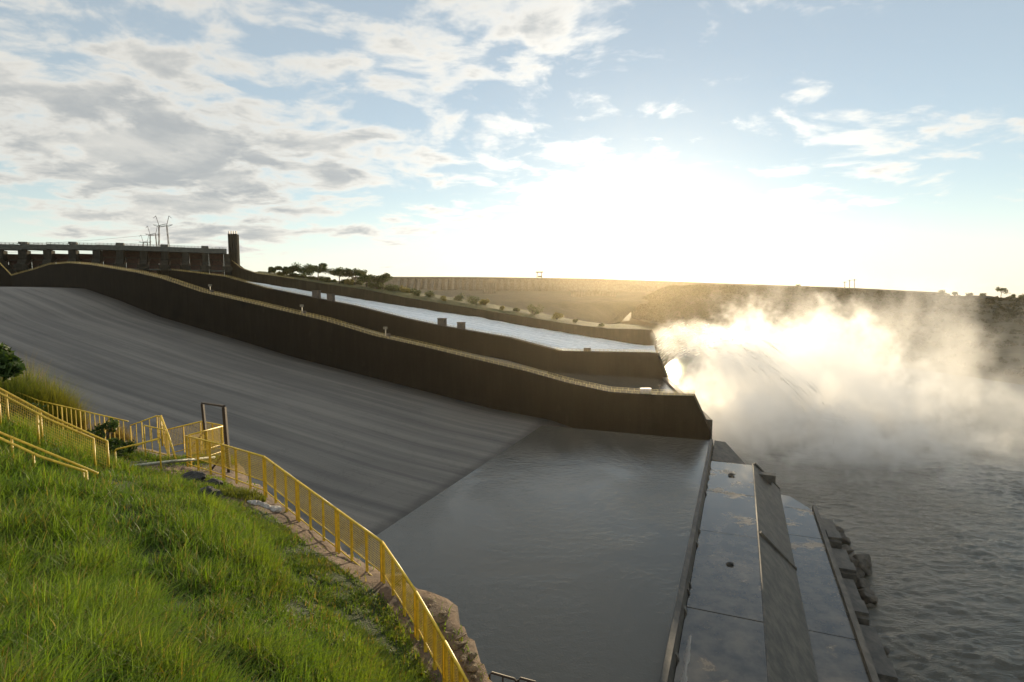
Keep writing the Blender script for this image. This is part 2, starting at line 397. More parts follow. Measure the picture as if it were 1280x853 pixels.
def soil_mat():
    m, t, b = mat('slope_soil'); p = wpos(t)
    n = t.noise(p, 1.3, 7, 0.65); n2 = t.noise(p, 0.35, 4, 0.5)
    g = t.mix(t.smooth(n, 0.3, 0.7), (0.022, 0.035, 0.007, 1), (0.055, 0.072, 0.014, 1))
    s = t.mix(t.smooth(n, 0.3, 0.7), (0.06, 0.038, 0.024, 1), (0.20, 0.135, 0.085, 1))
    a = t.node('ShaderNodeVertexColor', layer_name='tint').outputs[0]
    k = t.m('ADD', t.xyz(a)[0], t.m('MULTIPLY', t.m('SUBTRACT', n2, 0.5), 0.8), clamp=True)
    t.put(b.inputs['Base Color'], t.mix(t.smooth(k, 0.35, 0.65), g, s)); b.inputs['Roughness'].default_value = 0.95
    bump(t, b, t.noise(p, 5, 8, 0.7), 0.9, 0.12); return m
M['soil'] = soil_mat()
def hill_mat(name, a, b_, sc=0.02):
    m, t, b = mat(name); p = wpos(t)
    n = t.noise(p, sc, 8, 0.65); v = t.noise(p, sc * 9, 4, 0.6)
    t.put(b.inputs['Base Color'], t.mix(t.smooth(t.m('ADD', t.m('MULTIPLY', n, .6), t.m('MULTIPLY', v, .4)), 0.38, 0.6), list(a) + [1], list(b_) + [1]))
    b.inputs['Roughness'].default_value = 0.95
    bump(t, b, v, 0.8, 3.0); return m
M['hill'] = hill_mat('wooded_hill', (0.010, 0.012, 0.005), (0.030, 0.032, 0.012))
M['bank'] = hill_mat('grassy_bank', (0.035, 0.045, 0.012), (0.10, 0.095, 0.028), 0.05)
M['ground'] = hill_mat('plain_ground', (0.04, 0.045, 0.02), (0.07, 0.07, 0.03), 0.005)

# ================================================================== SETTING
RIVER_Z = -14.0
# ground sheet and river
mesh_obj('ground', [(-4000, -600, -24), (4000, -600, -24), (4000, 4000, -24), (-4000, 4000, -24)], [(0, 1, 2, 3)], M['ground'], loc=(0, 0, -24))['kind'] = 'structure'

def river():
    u = np.concatenate([np.linspace(20, 260, 330), np.linspace(262, 700, 150), np.linspace(720, 2300, 40)])
    v = np.concatenate([np.linspace(-60, 18, 12), np.linspace(20, 190, 240), np.linspace(194, 700, 60)])
    V = np.empty((len(u), len(v), 3))
    for i, a in enumerate(u):
        for j, b in enumerate(v):
            q = UA * a + VA * b; h = 0
            if 15 < b < 420 and a < 620:
                f = 1 if a < 260 else 0.6
                big_ = .5 + .9 * max(0, fbm(q[0] * .02, q[1] * .03, 11, 2) + .3); h = big_ * (0.24 * fbm(q[0] * 0.10, q[1] * 0.22, 0, 3) + 0.27 * fbm(q[0] * 0.45 + 9, q[1] * 0.85, 3.1, 4))
                h = f * (h - 0.14 * abs(mnoise.noise(Vector((q[0] * 0.22, q[1] * 0.36, 7.0)))))
            V[i, j] = (q[0], q[1], RIVER_Z + h)
    o = mesh_obj('river', V.reshape(-1, 3), grid_faces(len(u), len(v)), M['river'], smooth=True, loc=(100, 200, RIVER_Z)); o['kind'] = 'structure'
river()

# training walls in plan
W1 = Line(onz(885, 543, 0), P(14, 350, 428), ctrl=onz(885, 543, 0)[:2] - VA * 280)
W2 = Line(onz(820, 476, 2), P(205, 345, 499))
W3 = Line(P(815, 432, 509), P(295, 345, 521))
TOP1 = W1.prof([(14, 345), (40, 338), (62, 331), (85, 329), (110, 331), (140, 336), (170, 341), (200, 348), (250, 365), (320, 381), (405, 401), (467, 420), (530, 434), (600, 451), (660, 465), (710, 479), (760, 490), (810, 493.5), (867, 495), (888, 541)])
BASE1 = W1.prof([(0, 362), (62, 359), (107, 361), (150, 376), (200, 396), (250, 411), (310, 429), (355, 443), (430, 464), (495, 482), (617, 516), (688, 531)])
TOP2 = W2.prof([(170, 339), (205, 337), (240, 341), (280, 346), (330, 360), (380, 370), (440, 382), (500, 397), (542, 406), (600, 416), (635, 422), (680, 434), (700, 439), (810, 441), (821, 442), (834, 472)])
TOP3 = W3.prof([(290, 327), (302, 336), (320, 342), (355, 347), (405, 355), (455, 362), (505, 372), (555, 380), (600, 387), (660, 397), (710, 405), (760, 411), (815, 412), (821, 424)])
BASE3 = W3.prof([(312, 352), (385, 364), (420, 369), (480, 379), (530, 387), (600, 397), (635, 404), (710, 417), (805, 432)])

def wall_body(line, top, thick, zb, parent, m, end_ext=0.0, n=110):
    s0, s1 = top[0][0], top[0][-1]
    S = np.unique(np.concatenate([np.linspace(s0, s1, n), top[0]]))
    V = []; F = []
    for s in S:
        a = line.at(s); b = a + line.nrm(s) * thick; z = np.interp(s, *top)
        V += [(*a, zb), (*a, z), (*b, z), (*b, zb)]
    for i in range(len(S) - 1):
        o = 4 * i
        for k in range(4): F.append((o + k, o + (k + 1) % 4, o + 4 + (k + 1) % 4, o + 4 + k))
    F.append((3, 2, 1, 0)); o = 4 * (len(S) - 1); F.append((o, o + 1, o + 2, o + 3))
    return mesh_obj('wall_body', V, F, m, parent)
def wall_rail(line, top, off, smin, smax, parent, m, post=2.5, h=1.15, r=0.06, name='railing'):
    mb = MB(); n = int((smax - smin) / post); pts = []
    for i in range(n + 1):
        s = smin + (smax - smin) * i / n; a = line.at(s) + line.nrm(s) * off; z = float(np.interp(s, *top))
        pts.append(np.array([*a, z])); mb.bar(pts[-1] - [0, 0, .05], pts[-1] + [0, 0, h], r * 1.5)
    for k in (0.25, 0.6, 1.0):
        for a, b in zip(pts[:-1], pts[1:]): mb.bar(a + [0, 0, h * k], b + [0, 0, h * k], r * 1.3)
    return mb.build(name, m, parent)
def make_wall(name, line, top, thick, zb, m, label, rails):
    a = line.at(0); t = thing(name, (*a, zb), label, 'dam wall')
    wall_body(line, top, thick, zb, t, m)
    for (off, s0, s1, post) in rails: wall_rail(line, top, off, s0, s1, t, M['rail_far'], post)
    return t
s_end1 = TOP1[0][1]
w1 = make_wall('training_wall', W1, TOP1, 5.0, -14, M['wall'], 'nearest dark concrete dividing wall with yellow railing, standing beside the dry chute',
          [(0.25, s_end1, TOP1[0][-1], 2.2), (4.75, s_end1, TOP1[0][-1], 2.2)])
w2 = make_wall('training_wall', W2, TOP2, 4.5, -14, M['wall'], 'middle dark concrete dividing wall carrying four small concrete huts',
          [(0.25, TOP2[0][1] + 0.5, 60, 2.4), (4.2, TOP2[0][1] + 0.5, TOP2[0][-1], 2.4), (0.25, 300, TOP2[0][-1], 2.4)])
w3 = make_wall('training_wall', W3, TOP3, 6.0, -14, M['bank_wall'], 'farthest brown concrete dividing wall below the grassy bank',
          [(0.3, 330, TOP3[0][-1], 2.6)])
# wall 1 upstream end: stair flight climbing to the pier (the V notch at the left edge)
def notch():
    s, z = TOP1[0][-1], TOP1[1][-1]; b = W1.at(s); c = P(-6, 350, 430)[:2]
    mb = MB(); n = W1.nrm(s)
    V = [(*b, 40), (*b, z), (*(b + n * 5), z), (*(b + n * 5), 40), (*c, 40), (*c, z + 14), (*(c + n * 5), z + 14), (*(c + n * 5), 40)]
    mb.add(V, [(0, 1, 2, 3), (7, 6, 5, 4), (0, 4, 5, 1), (1, 5, 6, 2), (2, 6, 7, 3), (3, 7, 4, 0)])
    mb.build('stair_block', M['wall'], w1)
    m2 = MB()
    for h in (0.6, 1.2): m2.bar((*b, z + h), (*c, z + 14 + h), 0.22)
    for k in np.linspace(0, 1, 12): q = b + (c - b) * k; m2.bar((*q, z + 14 * k), (*q, z + 14 * k + 1.2), 0.12)
    m2.build('railing', M['rail_far'], w1)
notch()

# ---- dry chute floor (ruled surface, level across)
GATE = lambda x: P(x, 330, 445 + 75 * x / 290)[:2]
gate_dir = GATE(0) - GATE(290); gate_dir /= np.linalg.norm(gate_dir)
def chute_floor():
    s0 = BASE1[0][0]; S = np.concatenate([np.linspace(s0 - 14, s0, 6), np.linspace(s0, BASE1[0][-1] + 25, 90)[1:]])
    T = np.concatenate([np.linspace(-2, 60, 14), np.linspace(70, 330, 22)])
    zs = np.interp(S, *BASE1)
    zshift = np.interp(S, [s0, s0 + 130], [-BASE1[1][0], 0])           # waterline exactly at pool level
    V = []; UV = []
    for i, s in enumerate(S):
        a = W1.at(s); k = np.clip((s - s0) / (BASE1[0][-1] - s0), 0, 1)
        d0, d1 = -UA, gate_dir
        ang0 = math.atan2(d0[1], d0[0]); ang1 = math.atan2(d1[1], d1[0])
        if ang1 - ang0 > math.pi: ang1 -= 2 * math.pi
        if ang0 - ang1 > math.pi: ang1 += 2 * math.pi
        kk = k ** 1.5; an = ang0 + (ang1 - ang0) * kk; d = np.array([math.cos(an), math.sin(an)])
        z = zs[i] + zshift[i] - max(0, s0 - s) * 0.25
        for t in T: q = a + d * t; V.append((q[0], q[1], z)); UV.append((s - s0, t))
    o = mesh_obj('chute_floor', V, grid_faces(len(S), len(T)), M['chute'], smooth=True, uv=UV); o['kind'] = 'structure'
    return s0
s_shore = chute_floor()
# ---- pool in the flip bucket
LIPV = -8.0
def pool():
    v0, v1 = -80, LIPV; u0, u1 = 25, 200
    V = [uvz(u0, v0, 0), uvz(u1, v0, 0), uvz(u1, v1, 0), uvz(u0, v1, 0)]
    o = mesh_obj('pool_water', V, [(0, 3, 2, 1)], M['pool'], loc=uvz(100, -40, 0)); o['kind'] = 'structure'
pool()
# ---- second chute: its own standing water, seen past the end of the near wall
def chute2():
    V = []; UV = []; S = np.linspace(-4, 1, 2)
    n = 40; T = np.linspace(0, 1, n)
    for t in T:
        s1 = 2 + (TOP1[0][-1] - 40) * t; s2 = -3 + (TOP2[0][-1] - 5) * t
        a = W1.at(s1) + W1.nrm(s1) * 4.8; b = W2.at(s2)
        z = max(2.0, float(np.interp(s2, *TOP2)) - 14.5)
        for k in (0, 0.5, 1): q = a + (b - a) * k; V.append((*q, z)); UV.append((s1, k * 120))
    o = mesh_obj('chute_floor', V, grid_faces(n, 3), M['chute'], smooth=True, uv=UV); o['kind'] = 'structure'
    a = W1.at(0) + W1.nrm(0) * 4.9; b = W2.at(-5)
    a2 = W1.at(50) + W1.nrm(50) * 4.9; b2 = W2.at(70)
    o = mesh_obj('pool_water', [(*a, 3.2), (*b, 3.2), (*b2, 3.2), (*a2, 3.2)], [(0, 3, 2, 1)], M['pool']); o['kind'] = 'structure'
    # bucket lip between the two wall ends
    mb = MB(); mb.box(((a[0] + b[0]) / 2, (a[1] + b[1]) / 2, -5), ((b[0] - a[0]) / 2 * .995, (b[1] - a[1]) / 2 * .995, 0), (1.2, -.4, 0), (0, 0, 9.2))
    tag(mb.build('bucket_lip', M['slab_dry']), 'concrete lip between the ends of the nearest and middle dividing walls', 'concrete lip')
chute2()
# ---- third chute: running white water
def chute3():
    n = 120; m = 14; T = np.linspace(0, 1, n); V = []; UV = []
    for t in T:
        s3 = -2 + 374 * t; s2 = -2 + 452 * t
        z3 = float(np.interp(s3, *BASE3)); b = W3.at(s3) - W3.nrm(s3) * 0.0; a = W2.at(s2) + W2.nrm(s2) * 4.5
        z2 = min(z3, float(np.interp(s2, *TOP2)) - 5.0)
        for k in np.linspace(0, 1, m):
            q = a + (b - a) * k; z = z2 + (z3 - z2) * k
            z += 0.5 * fbm(q[0] * .08, q[1] * .08, 5, 3)
            V.append((*q, z)); UV.append((s3, k * 150))
    o = mesh_obj('spillway_water', V, grid_faces(n, m), M['rapid'], smooth=True, uv=UV); o['kind'] = 'structure'
chute3()

# ---- bucket lip and stepped aprons
def apron():
    zt = 1.3; u0, u1 = 28, 196
    mb = MB(); prof = [(LIPV, -6), (LIPV, 0.6), (LIPV + .15, zt), (LIPV + 1.0, zt), (LIPV + 2.2, -6)]
    us = np.linspace(u0, u1 + 1, 40)
    def loft(prof, us):
        m = MB(); V = [uvz(a, v, z) for a in us for v, z in prof]; k = len(prof); F = []
        for i in range(len(us) - 1):
            for j in range(k): F.append((i * k + j, i * k + (j + 1) % k, (i + 1) * k + (j + 1) % k, (i + 1) * k + j))
        F.append(list(range(k))[::-1]); F.append([(len(us) - 1) * k + j for j in range(k)])
        return m.add(V, F)
    t = thing('pool_lip_wall', uvz(100, LIPV, -6), 'low weathered concrete wall holding back the still pool', 'wall')
    loft(prof, us).build('wall_body', M['slab_dry'], t)
    for a in np.arange(40, 196, 6.0):         # broken ribs on the outer face
        if random.random() < .35: continue
        a = a + random.uniform(-2.5, 2.5); w = random.uniform(.25, .8)
        V = [uvz(a + e, v, z) for e in (-w, w) for v, z in ((LIPV + .9, zt - .8), (LIPV + 1.5, -.3), (LIPV + 1.9, -1.3), (LIPV + 1.2, -1.3))]
        MB().add(V, [(0, 1, 2, 3), (7, 6, 5, 4), (0, 4, 5, 1), (1, 5, 6, 2), (2, 6, 7, 3), (3, 7, 4, 0)]).build('buttress', M['slab_dry'], t)
    # upper apron: separate slabs with open joints
    t = thing('upper_apron', uvz(100, -1, -8), 'upper wet concrete apron mirroring the clouds beside the pool lip wall', 'apron')
    V1 = 5.0
    J = [24, 62, 92, onz(905, 667, -1) @ np.array([*UA, 0]), onz(905, 616, -1) @ np.array([*UA, 0]), 179]
    J = sorted(float(a) for a in J)
    for a, b in zip(J[:-1], J[1:]):
        dz_ = random.uniform(-.03, .03)
        MB().add([uvz(x, v, z) for x in (a + .12, b - .12) for v, z in ((LIPV + 1.5, -6), (LIPV + 1.5, -1 + dz_), (V1, -1 + dz_), (V1, -6))],
                 [(0, 1, 2, 3), (7, 6, 5, 4), (0, 4, 5, 1), (1, 5, 6, 2), (2, 6, 7, 3), (3, 7, 4, 0)]).build('slab', M['slab_wet'], t)
    MB().add([uvz(x, v, z) for x in (24, 178.9) for v, z in ((LIPV + 1.6, -6.1), (LIPV + 1.6, -1.5), (V1 - .1, -1.5), (V1 - .1, -6.1))],
             [(0, 1, 2, 3), (7, 6, 5, 4), (0, 4, 5, 1), (1, 5, 6, 2), (2, 6, 7, 3), (3, 7, 4, 0)]).build('bed', M['slab_dry'], t)
    # sloping face panels
    t = thing('sloping_revetment', uvz(100, 8, -8), 'sloping dark concrete face between the two wet aprons', 'concrete slope')
    V2 = 12.1
    for a, b in zip([24, 74, 128.0], [74, 128.0, 181]):
        pr = ((V1 + .03, -1.05), (V1 + .3, -.94), (V2 + .6, -7.7), (V2 + .6, -8.6), (V1 + .03, -8.6))
        k = 5; VV = [uvz(x, v, z) for x in (a + .15, b - .15) for v, z in pr]
        MB().add(VV, [tuple(range(k))[::-1], tuple(range(k, 2 * k))] + [(j, (j + 1) % k, (j + 1) % k + k, j + k) for j in range(k)]).build('panel', M['slab_dry'], t)
        MB().add([uvz(x, v, z) for x in (b - .75, b + .15) for v, z in ((V1 + .5, -.95), (V1 + .9, -.6), (V2 + .8, -7.45), (V2 + .7, -7.9))],
                 [(0, 1, 2, 3), (7, 6, 5, 4), (0, 4, 5, 1), (1, 5, 6, 2), (2, 6, 7, 3), (3, 7, 4, 0)]).build('rib', M['slab_dry'], t)
    # lower apron
    t = thing('lower_apron', uvz(100, 16, -14), 'lower wet concrete apron along the edge of the river', 'apron')
    J = [24, 70, 105, 147, 166, 176]; V3 = 20.0
    for i, (a, b) in enumerate(zip(J[:-1], J[1:])):
        v_r = V3 if i < 4 else V3 - 2.5
        MB().add([uvz(x, v, z) for x in (a + .1, b - .1) for v, z in ((V2 + .5, -15), (V2 + .5, -8), ((V3 if i < 4 else V3 - .0) - (0 if x < 170 else 5), -8), (V3 - (0 if x < 170 else 5), -15))],
                 [(0, 1, 2, 3), (7, 6, 5, 4), (0, 4, 5, 1), (1, 5, 6, 2), (2, 6, 7, 3), (3, 7, 4, 0)]).build('slab', M['slab_wet'], t)
    MB().add([uvz(x, v, z) for x in (24, 168) for v, z in ((V3 + .02, -16), (V3 + .02, -7.2), (V3 + 1.0, -7.2), (V3 + 1.3, -16))],
             [(0, 1, 2, 3), (7, 6, 5, 4), (0, 4, 5, 1), (1, 5, 6, 2), (2, 6, 7, 3), (3, 7, 4, 0)]).build('kerb', M['slab_dry'], t)
    # raised end blocks past the aprons
    a = uvz(180, 0, -8)
    mb = MB(); V = [uvz(180, LIPV + 1.6, -10), uvz(180, LIPV + 1.6, -.9), uvz(180, 3.6, -1.6), uvz(180, 6.0, -10), uvz(197, LIPV + 1.6, -10), uvz(197, LIPV + 1.6, 1.0), uvz(197, -3, .8), uvz(197, 2, -10)]
    mb.add(V, [(0, 1, 2, 3), (7, 6, 5, 4), (0, 4, 5, 1), (1, 5, 6, 2), (2, 6, 7, 3), (3, 7, 4, 0)])
    tag(mb.build('end_block', M['slab_dry']), 'sloped concrete block at the far end of the upper apron', 'concrete block')
    mb = MB(); mb.box(uvz(176, V1 + 4.0, -3.2), np.array([*(UA * 1.3), 0]), np.array([*(VA * 2.2), 0]), (0, 0, 1.0))
    mb.box(uvz(176, V1 + 4.0, -6), np.array([*(UA * .9), 0]), np.array([*(VA * 1.2), 0]), (0, 0, 2.2))
    tag(mb.build('concrete_stub', M['slab_dry']), 'small dark concrete stub on top of the sloping face near the mist', 'concrete block')
    # stepped blocks along the river edge
    for i, (u, z, w, l) in enumerate([(158, -10.0, 1.6, 7.5), (142, -10.8, 1.9, 6.5), (126, -11.2, 1.5, 8.0), (108, -11.6, 1.8, 8.5), (88, -12.0, 1.5, 9.5)]):
        mb = MB(); mb.box(uvz(u, V3 + 1.4 + w, z - 2.2), np.array([*(UA * l), 0]), np.array([*(VA * w), 0]), (0.0, 0, 2.6))
        mb.box(uvz(u - l * .55, V3 + 1.5 + w * 1.1, z + .55), np.array([*(UA * l * .3), 0]), np.array([*(VA * w * .9), 0]), (0, 0, .5))
        tag(mb.build('edge_block', M['slab_dry']), ['farthest', 'second farthest', 'middle', 'second nearest', 'nearest'][i] + ' concrete block stepping down from the lower apron to the river', 'concrete block', 'concrete blocks along the river edge')
apron()
def chunk(name, c, r, m, label, cat, group, sq, seed):
    import bmesh
    r_ = random.Random(seed); bm = bmesh.new()
    for i in range(16):
        v = Vector((r_.gauss(0, 1), r_.gauss(0, 1), r_.gauss(0, 1))).normalized() * r_.uniform(.75, 1.1); bm.verts.new((v.x * r * sq[0], v.y * r * sq[1], v.z * r * sq[2]))
    g = bmesh.ops.convex_hull(bm, input=bm.verts); bmesh.ops.delete(bm, geom=[e for e in g['geom_interior'] if isinstance(e, bmesh.types.BMVert)], context='VERTS')
    bmesh.ops.dissolve_limit(bm, angle_limit=.3, verts=bm.verts, edges=bm.edges)
    bmesh.ops.bevel(bm, geom=list(bm.edges), offset=r * .045, segments=1, affect='EDGES')
    bm.verts.index_update(); an = r_.uniform(0, 3); ca, sa = math.cos(an), math.sin(an)
    V = [(c[0] + v.co.x * ca - v.co.y * sa, c[1] + v.co.x * sa + v.co.y * ca, c[2] + v.co.z) for v in bm.verts]; F = [[v.index for v in f.verts] for f in bm.faces]; bm.free()
    return tag(mesh_obj(name, V, F, m), label, cat, group)
def lump(name, c, r, m, label, cat, group=None, sq=(1, 1, .7), sub=3, amp=.35, parent=None, facet=0.0):
    import bmesh
    bm = bmesh.new(); bmesh.ops.create_icosphere(bm, subdivisions=sub, radius=1.0)
    o = random.random() * 50; V = []
    for v in bm.verts:
        p = v.co; k = 1 + amp * mnoise.noise(p * 1.1 + Vector((o, 0, 0))) + amp * .6 * mnoise.noise(p * 2.7 + Vector((0, o, 0)))
        if facet: k *= 1 - facet * (.5 - abs(mnoise.cell(p * 1.7 + Vector((o, o, 0)))))
        k = max(.3, k); V.append((c[0] + p.x * k * r * sq[0], c[1] + p.y * k * r * sq[1], c[2] + p.z * k * r * sq[2]))
    F = [[v.index for v in f.verts] for f in bm.faces]; bm.free()
    ob = mesh_obj(name, V, F, m, parent)
    return tag(ob, label, cat, group) if parent is None else ob
ORD = ['1st', '2nd', '3rd'] + [f'{k}th' for k in range(4, 40)]
for i in range(16):
    u = 168 - 3.6 * i + random.uniform(-2, 2); v = 24.6 + random.uniform(0, 3.0) + 4.5 * math.exp(-((u - 148) / 9) ** 2) * random.random(); r_ = random.uniform(1.0, 1.9) + 2.0 * math.exp(-((u - 148) / 9) ** 2)
    chunk('rock', uvz(u, v, RIVER_Z + random.uniform(-.4, .7)), r_, M['river_rock'], ORD[i] + ' angular dark rock from the mist end along the river edge', 'rock', 'rocks at the river edge', (1.25, 1, .75), 500 + i)
for (x, y), l in (((912, 706), 'small dark clump of weed on the nearer part of the upper apron'), ((914, 595), 'small dark clump of weed on the far end of the upper apron')):
    c = onz(x, y, -1); lump('weed_clump', c + [0, 0, .25], .5 if y > 650 else .75, M['dark_rock'], l, 'weed', None, (1.1, .8, .5), 3, .8)
# leaking water beside the lip wall
def trickle():
    us = np.linspace(46, 84, 50); V = []
    for a in us:
        w = .5 * (1 - ((a - 62) / 24) ** 2 * .6) + .35 * fbm(a * .4, 0); V += [uvz(a, LIPV + 2.6 - .5 * w, -.93), uvz(a, LIPV + 2.6 + .2, -.75 + .1 * fbm(a, 3)), uvz(a, LIPV + 2.6 + max(.3, w), -.93)]
    tag(mesh_obj('leaking_water', V, grid_faces(50, 3), M['jet'], smooth=True), 'thin white streak of leaking water along the foot of the pool lip wall', 'water', kind='stuff')
trickle()

# ---- far bank, valley, far dam
def loft_terrain(name, rows, n, m, amp, sub=8, kind='structure', fr=.02):
    """rows: list of polylines (each a list of 3D points), nearest first"""
    R = []
    for r in rows:
        r = np.array(r, float); d = np.concatenate([[0], np.cumsum(np.linalg.norm(np.diff(r, axis=0), axis=1))]); d /= d[-1]
        t = np.linspace(0, 1, n); R.append(np.stack([np.interp(t, d, r[:, k]) for k in range(3)], 1))
    out = []
    for i in range(len(R) - 1):
        for k in range(sub): out.append(R[i] + (R[i + 1] - R[i]) * k / sub)
    out.append(R[-1]); A = np.array(out)
    for i in range(A.shape[0]):
        for j in range(A.shape[1]):
            q = A[i, j]; e = min(1, i / 3) * (amp if np.isscalar(amp) else 1)
            A[i, j, 2] += e * (fbm(q[0] * fr, q[1] * fr, 1, 4) + .35 * fbm(q[0] * fr * 4, q[1] * fr * 4, 2, 3))
    o = mesh_obj(name, A.reshape(-1, 3), grid_faces(A.shape[0], A.shape[1]), m, smooth=True); o['kind'] = kind
    return A
zr = RIVER_Z - .8
shore = [onz(x, y, zr) for x, y in ((790, 398), (835, 410), (880, 427), (960, 440), (1060, 452), (1200, 472), (1290, 486), (1480, 520))]
crest = [P(x, y, d) for x, y, d in ((790, 378, 1500), (835, 357, 1400), (880, 355.5, 1250), (960, 357.5, 1150), (1060, 361, 1050), (1170, 367.5, 900), (1280, 373, 820), (1480, 384, 760))]
mid = [a * .45 + b * .55 + np.array([0, 0, 6]) for a, b in zip(shore, crest)]
back = [c + nz([c[0], c[1], 0]) * 900 - np.array([0, 0, 40]) for c in crest]
HILL = loft_terrain('hillside', [shore, mid, crest, back], 260, M['hill'], 2.2, 10)

def woods(A, i0, i1, n, size, name, label, m):
    r_ = np.random.default_rng(5); i = r_.integers(i0, i1, n); j = r_.integers(0, A.shape[1] - 1, n); a = r_.random((n, 1)); b = r_.random((n, 1))
    base_ = A[i, j] * (1 - a) * (1 - b) + A[i + 1, j] * a * (1 - b) + A[i, j + 1] * (1 - a) * b + A[i + 1, j + 1] * a * b
    k = 22; c = np.repeat(base_, k, 0); R_ = np.repeat(r_.uniform(2.0, 4.6, n), k)[:, None]; d = r_.normal(size=(n * k, 3)); d /= np.linalg.norm(d, axis=1)[:, None]; d[:, 2] = np.abs(d[:, 2])
    pos = c + d * R_ * r_.random((n * k, 1)) ** .35; t1 = r_.normal(size=(n * k, 3)); t1 /= np.linalg.norm(t1, axis=1)[:, None]; t2 = np.cross(t1, d); t2 /= np.linalg.norm(t2, axis=1)[:, None]
    sz = size * r_.uniform(.6, 1.3, (n * k, 1)); V = np.stack([pos - t1 * sz, pos - t2 * sz * .6, pos + t1 * sz, pos + t2 * sz * .6], 1).reshape(-1, 3)
    tag(mesh_obj(name, V, np.arange(len(V)).reshape(-1, 4), M[m]), label, 'woodland', kind='stuff')
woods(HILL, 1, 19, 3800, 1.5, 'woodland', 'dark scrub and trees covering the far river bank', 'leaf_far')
# bank behind the third wall
def bank():
    s = np.linspace(-4, 372, 60); r0 = []; r1 = []; r2 = []; r3 = []
    for a in s:
        q = W3.at(a) + W3.nrm(a) * 5.9; n = W3.nrm(a); z = float(np.interp(a, *TOP3))
        k = np.clip(a / 330, 0, 1); hh = np.interp(a, [0, 60, 130, 220, 300, 380], [0.2, 2.0, 4.5, 5.0, 3.0, 1.0])
        r0.append((*q, z - .4)); q1 = q + n * 14; r1.append((*q1, z + hh * .45)); q2 = q + n * 60; r2.append((*q2, z + hh)); q3 = q + n * 200; r3.append((*q3, max(-20, z - 40)))
    loft_terrain('grassy_bank', [r0, r1, r2, r3], 160, M['bank'], .8, 8, fr=.05)
bank()
valley = [[onz(x, y, z) for x, y, z in ((330, 420, -2), (560, 420, -2), (690, 415, -6), (775, 404, zr))],
          [P(300, 372, 1100), P(560, 372, 1100), P(700, 378, 1200), P(800, 380, 1350)],
          [P(200, 365, 1790), P(500, 362, 1790), P(760, 365, 1790), P(950, 366, 1790)]]
loft_terrain('valley_floor', valley, 140, M['hill'], 5.0, 10, fr=.01)

def far_dam():
    D = 1800.0
    top = [(497, 347.3), (560, 347.3), (640, 348), (740, 349.5), (815, 352), (880, 354.5), (960, 357.2), (1060, 360.8), (1180, 367)]
    X = [t[0] for t in top]; Y = [t[1] for t in top]
    t = thing('main_dam', P(640, 375, D), 'long hazy concrete dam on the horizon below the setting sun', 'dam')
    V = []; F = []
    xs = np.linspace(440, 1185, 150)
    for x in xs:
        a = P(x, np.interp(x, X, Y, left=347.3), D); V += [(a[0], a[1] - 6, a[2]), (a[0], a[1] + 10, a[2]), (a[0], a[1] + 30, 0), (a[0], a[1] - 45, 0)]
    for i in range(len(xs) - 1):
        o = 4 * i
        for k in range(4): F.append((o + k, o + (k + 1) % 4, o + 4 + (k + 1) % 4, o + 4 + k))
    F.append((3, 2, 1, 0)); o = 4 * (len(xs) - 1); F.append((o, o + 1, o + 2, o + 3))
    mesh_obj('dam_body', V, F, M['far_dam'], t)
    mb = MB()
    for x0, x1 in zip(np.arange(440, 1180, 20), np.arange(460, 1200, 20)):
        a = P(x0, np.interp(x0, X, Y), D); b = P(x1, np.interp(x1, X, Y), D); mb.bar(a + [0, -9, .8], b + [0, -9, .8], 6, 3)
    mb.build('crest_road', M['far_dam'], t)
    for x in np.arange(500, 690, 8.5):       # buttress heads
        y = np.interp(x, X, Y); a = P(x, y, D); h = 58
        V = [(a[0] + e, a[1] + dy_, a[2] + dz_) for e in (-4.5, 4.5) for dy_, dz_ in ((-5, -4), (-16, -5), (-62, -h), (-20, -h))]
        MB().add(V, [(0, 1, 2, 3), (7, 6, 5, 4), (0, 4, 5, 1), (1, 5, 6, 2), (2, 6, 7, 3), (3, 7, 4, 0)]).build('buttress', M['far_dam'], t)
    # gantry crane on the crest
    g = P(674, 348.5, D); t = thing('gantry_crane', g, 'small gantry crane standing on the crest of the far dam', 'crane')
    for e in (-8, 8): MB().bar(g + [e, -6, 0], g + [e * .8, -6, 19], 2.6).build('leg', M['dark_steel'], t)
    MB().bar(g + [-12, -6, 20.5], g + [12, -6, 20.5], 4).build('beam', M['dark_steel'], t)
    MB().abox(g[0] - 5, g[0] + 9, g[1] - 9, g[1] - 3, g[2] + 4, g[2] + 9).build('cabin', M['dark_steel'], t)
    # low buildings at the dam foot, half lost in the glare
    for i, (x, y, w, h) in enumerate([(612, 357, 16, 9), (690, 376, 10, 14), (742, 366.5, 60, 5), (668, 375, 14, 8)]):
        c = P(x, y, 1500); mb = MB(); mb.abox(c[0] - w, c[0] + w, c[1] - 8, c[1] + 8, c[2] - h * 5, c[2] + h * .6); mb.abox(c[0] - w * 1.03, c[0] + w * 1.03, c[1] - 9, c[1] + 9, c[2] + h * .6 + .05, c[2] + h * .6 + 1.5)
        tag(mb.build('low_building', M['far_dam']), ['pale building high on the far dam face', 'small upright pale building at the foot of the far dam', 'long low pale building under the glare of the sun', 'pale building at the dam foot behind the round bush'][i], 'building', 'buildings below the far dam')
far_dam()

